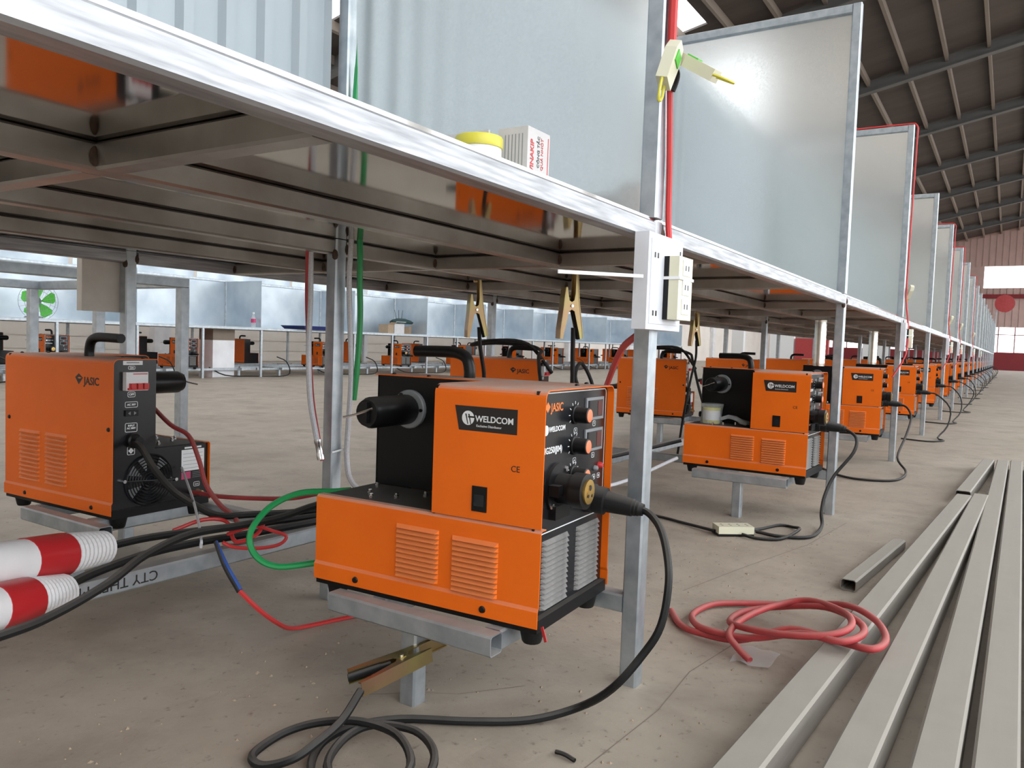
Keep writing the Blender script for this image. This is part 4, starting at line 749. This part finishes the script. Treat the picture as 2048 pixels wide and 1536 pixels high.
# things on and under the second row
col_ = empty('concrete_plinth', (5.15, 7.93, 0)); tag(col_, 'square concrete plinth limewashed white under the second row', 'plinth')
MB().box(-0.16, 0.16, -0.135, 0.135, 0, 0.46).build('limewashed_base', 'concw', col_); MB().box(-0.16, 0.16, -0.135, 0.135, 0.46, 0.595).build('raw_top', 'concb', col_)
fn = empty('table_fan', (2.96, 7.88, H2)); tag(fn, 'table fan with lime green blades on the second row bench', 'fan')
MB().prof(((0,0.05,0),(0,0.05,1)), [(0,0.09),(0.015,0.085),(0.02,0.03),(0.10,0.022)], 18).build('base', 'greypl', fn, True)
MB().prof(((0,0.10,0.17),(0,-0.02,0.17)), [(0,0.045),(0.05,0.055),(0.10,0.05),(0.115,0.02)], 18).build('motor', 'greypl', fn, True)
for k in range(5):
    a = 2*math.pi*k/5+0.3; b = MB(); rows = []
    for q in (0.03, 0.09, 0.15, 0.175):
        w0 = {0.03: 0.25, 0.09: 0.42, 0.15: 0.40, 0.175: 0.22}[q]
        rows.append([(q*math.cos(a-w0), -0.030, 0.17+q*math.sin(a-w0)), (q*math.cos(a+w0), -0.055, 0.17+q*math.sin(a+w0)), (q*math.cos(a+w0), -0.052, 0.17+q*math.sin(a+w0)), (q*math.cos(a-w0), -0.027, 0.17+q*math.sin(a-w0))])
    b.loft(rows).build('blade', 'fangreen', fn)
for q, yy in ((0.195, -0.04), (0.15, -0.075), (0.10, -0.085)):
    b = MB(); b.loft([[(math.cos(2*math.pi*j/28)*(q+0.002*c_), yy+0.002*s_, 0.17+math.sin(2*math.pi*j/28)*(q+0.002*c_)) for c_, s_ in ((1,0),(0,1),(-1,0),(0,-1))] for j in range(29)], caps=False); b.build('guard_ring', 'greypl', fn)
for k in range(20):
    a = 2*math.pi*k/20; MB().tube([(0.03*math.cos(a),-0.088,0.17+0.03*math.sin(a)),(0.13*math.cos(a),-0.080,0.17+0.13*math.sin(a)),(0.195*math.cos(a),-0.04,0.17+0.195*math.sin(a))], 0.0014, 4, 2).build('guard_wire', 'greypl', fn)
bo = empty('water_bottle', (5.55, 7.74, H2)); tag(bo, 'clear water bottle with dark red label on the second row bench', 'bottle')
MB().prof(((0,0,0),(0,0,1)), [(0,0.028),(0.004,0.031),(0.11,0.031),(0.15,0.014),(0.175,0.013)], 14).build('bottle_body', 'film', bo, True); MB().prof(((0,0,0.06),(0,0,1)), [(0,0.0318),(0.05,0.0318)], 14).build('label_band', 'pink', bo); MB().prof(((0,0,0.175),(0,0,1)), [(0,0.015),(0.018,0.015)], 10).build('cap', 'white', bo)
tr = MB().loft([[(6.25,7.55,H2+0.001),(6.85,7.55,H2+0.001),(6.85,7.95,H2+0.001),(6.25,7.95,H2+0.001)],[(6.20,7.52,H2+0.05),(6.90,7.52,H2+0.05),(6.90,7.98,H2+0.05),(6.20,7.98,H2+0.05)]]).build('plastic_tray', 'navy'); tag(tr, 'shallow navy blue plastic tray on the second row bench', 'tray')
for (x, y_, sx, sy, sz, m_, lab, rz) in ((8.33, 7.95, 0.22, 0.16, 0.14, 'brown', 'brown carton lying left in the pile on the second row', 0.3), (8.62, 8.0, 0.20, 0.18, 0.16, 'card', 'pale carton in the pile on the second row', -0.2), (8.86, 7.98, 0.16, 0.14, 0.12, 'brown', 'small brown carton at the right of the pile', 0.5)):
    o = empty('cardboard_carton', (x, y_, H2), rz); tag(o, lab, 'carton', 'cartons on the second row')
    MB().box(-sx/2, sx/2, -sy/2, sy/2, 0, sz).build('carton_body', m_, o); MB().poly([(-sx/2, -sy/2, sz), (sx/2, -sy/2, sz), (sx/2, -sy/2-0.05, sz+0.035), (-sx/2, -sy/2-0.05, sz+0.035)], (0, 0.002, 0.002)).build('flap', m_, o)
o = empty('rag_bundle', (8.70, 7.96, H2+0.165)); tag(o, 'dark green rag bundle thrown over the cartons on the second row', 'rags')
MB().loft([[(0.26*math.cos(2*math.pi*j/16)*q*(1+0.12*math.sin(3*j+k)), 0.10*math.sin(2*math.pi*j/16)*q*(1+0.1*math.cos(2*j)), z) for j in range(16)] for k, (z, q) in enumerate(((0.0, 0.9), (0.03, 1.0), (0.06, 0.8), (0.085, 0.35)))]).build('cloth', 'dgreen', o, True)
for k in range(3): MB().cyl((-0.12+0.06*k, 0, 0.05), (-0.16+0.10*k, 0.01, 0.22), 0.004, n=6).build('rod', 'rubber', o)
wfn = empty('wall_fan', (30.66, -0.045, 2.48)); tag(wfn, 'dark red fan mounted high at the far end of the aisle row', 'fan')
MB().prof(((0,-0.18,0),(-1,-0.18,0)), [(0.10,0.05),(0.12,0.30),(0.18,0.30),(0.19,0.06)], 20).build('fan_guard', 'redhose', wfn, True); MB().bar((0.0,0.06,-1.72),(0.0,0.06,0.1),0.04,0.04,side=(1,0,0)).build('post', 'galv', wfn); MB().bar((0.0,0.06,0),(0.0,-0.18,0),0.04,0.04).build('bracket', 'redhose', wfn)
for (x, y_, z0, w_, h_, m_, lab) in ((30, 7.0, 0, 0.9, 1.7, 'white', 'white board standing at the far end of the hall'), (30, 5.9, 0, 1.2, 1.1, 'redhose', 'red painted crate stack far beyond the benches'), (32, 9.3, 0, 0.5, 1.9, 'white', 'narrow white cabinet far beyond the second row'), (34, 4.2, 0, 1.0, 1.3, 'white', 'second white board right of the red crates')):
    o = empty('display_board' if m_ == 'white' else 'storage_crate', (x, y_, z0)); tag(o, lab, 'board' if m_ == 'white' else 'crate')
    MB().box(0, 0.25, -w_/2, w_/2, 0.06, h_).build('panel_body', m_, o); MB().box(0.02, 0.23, -w_/2+0.05, w_/2-0.05, 0, 0.06).build('plinth', 'greypl', o)
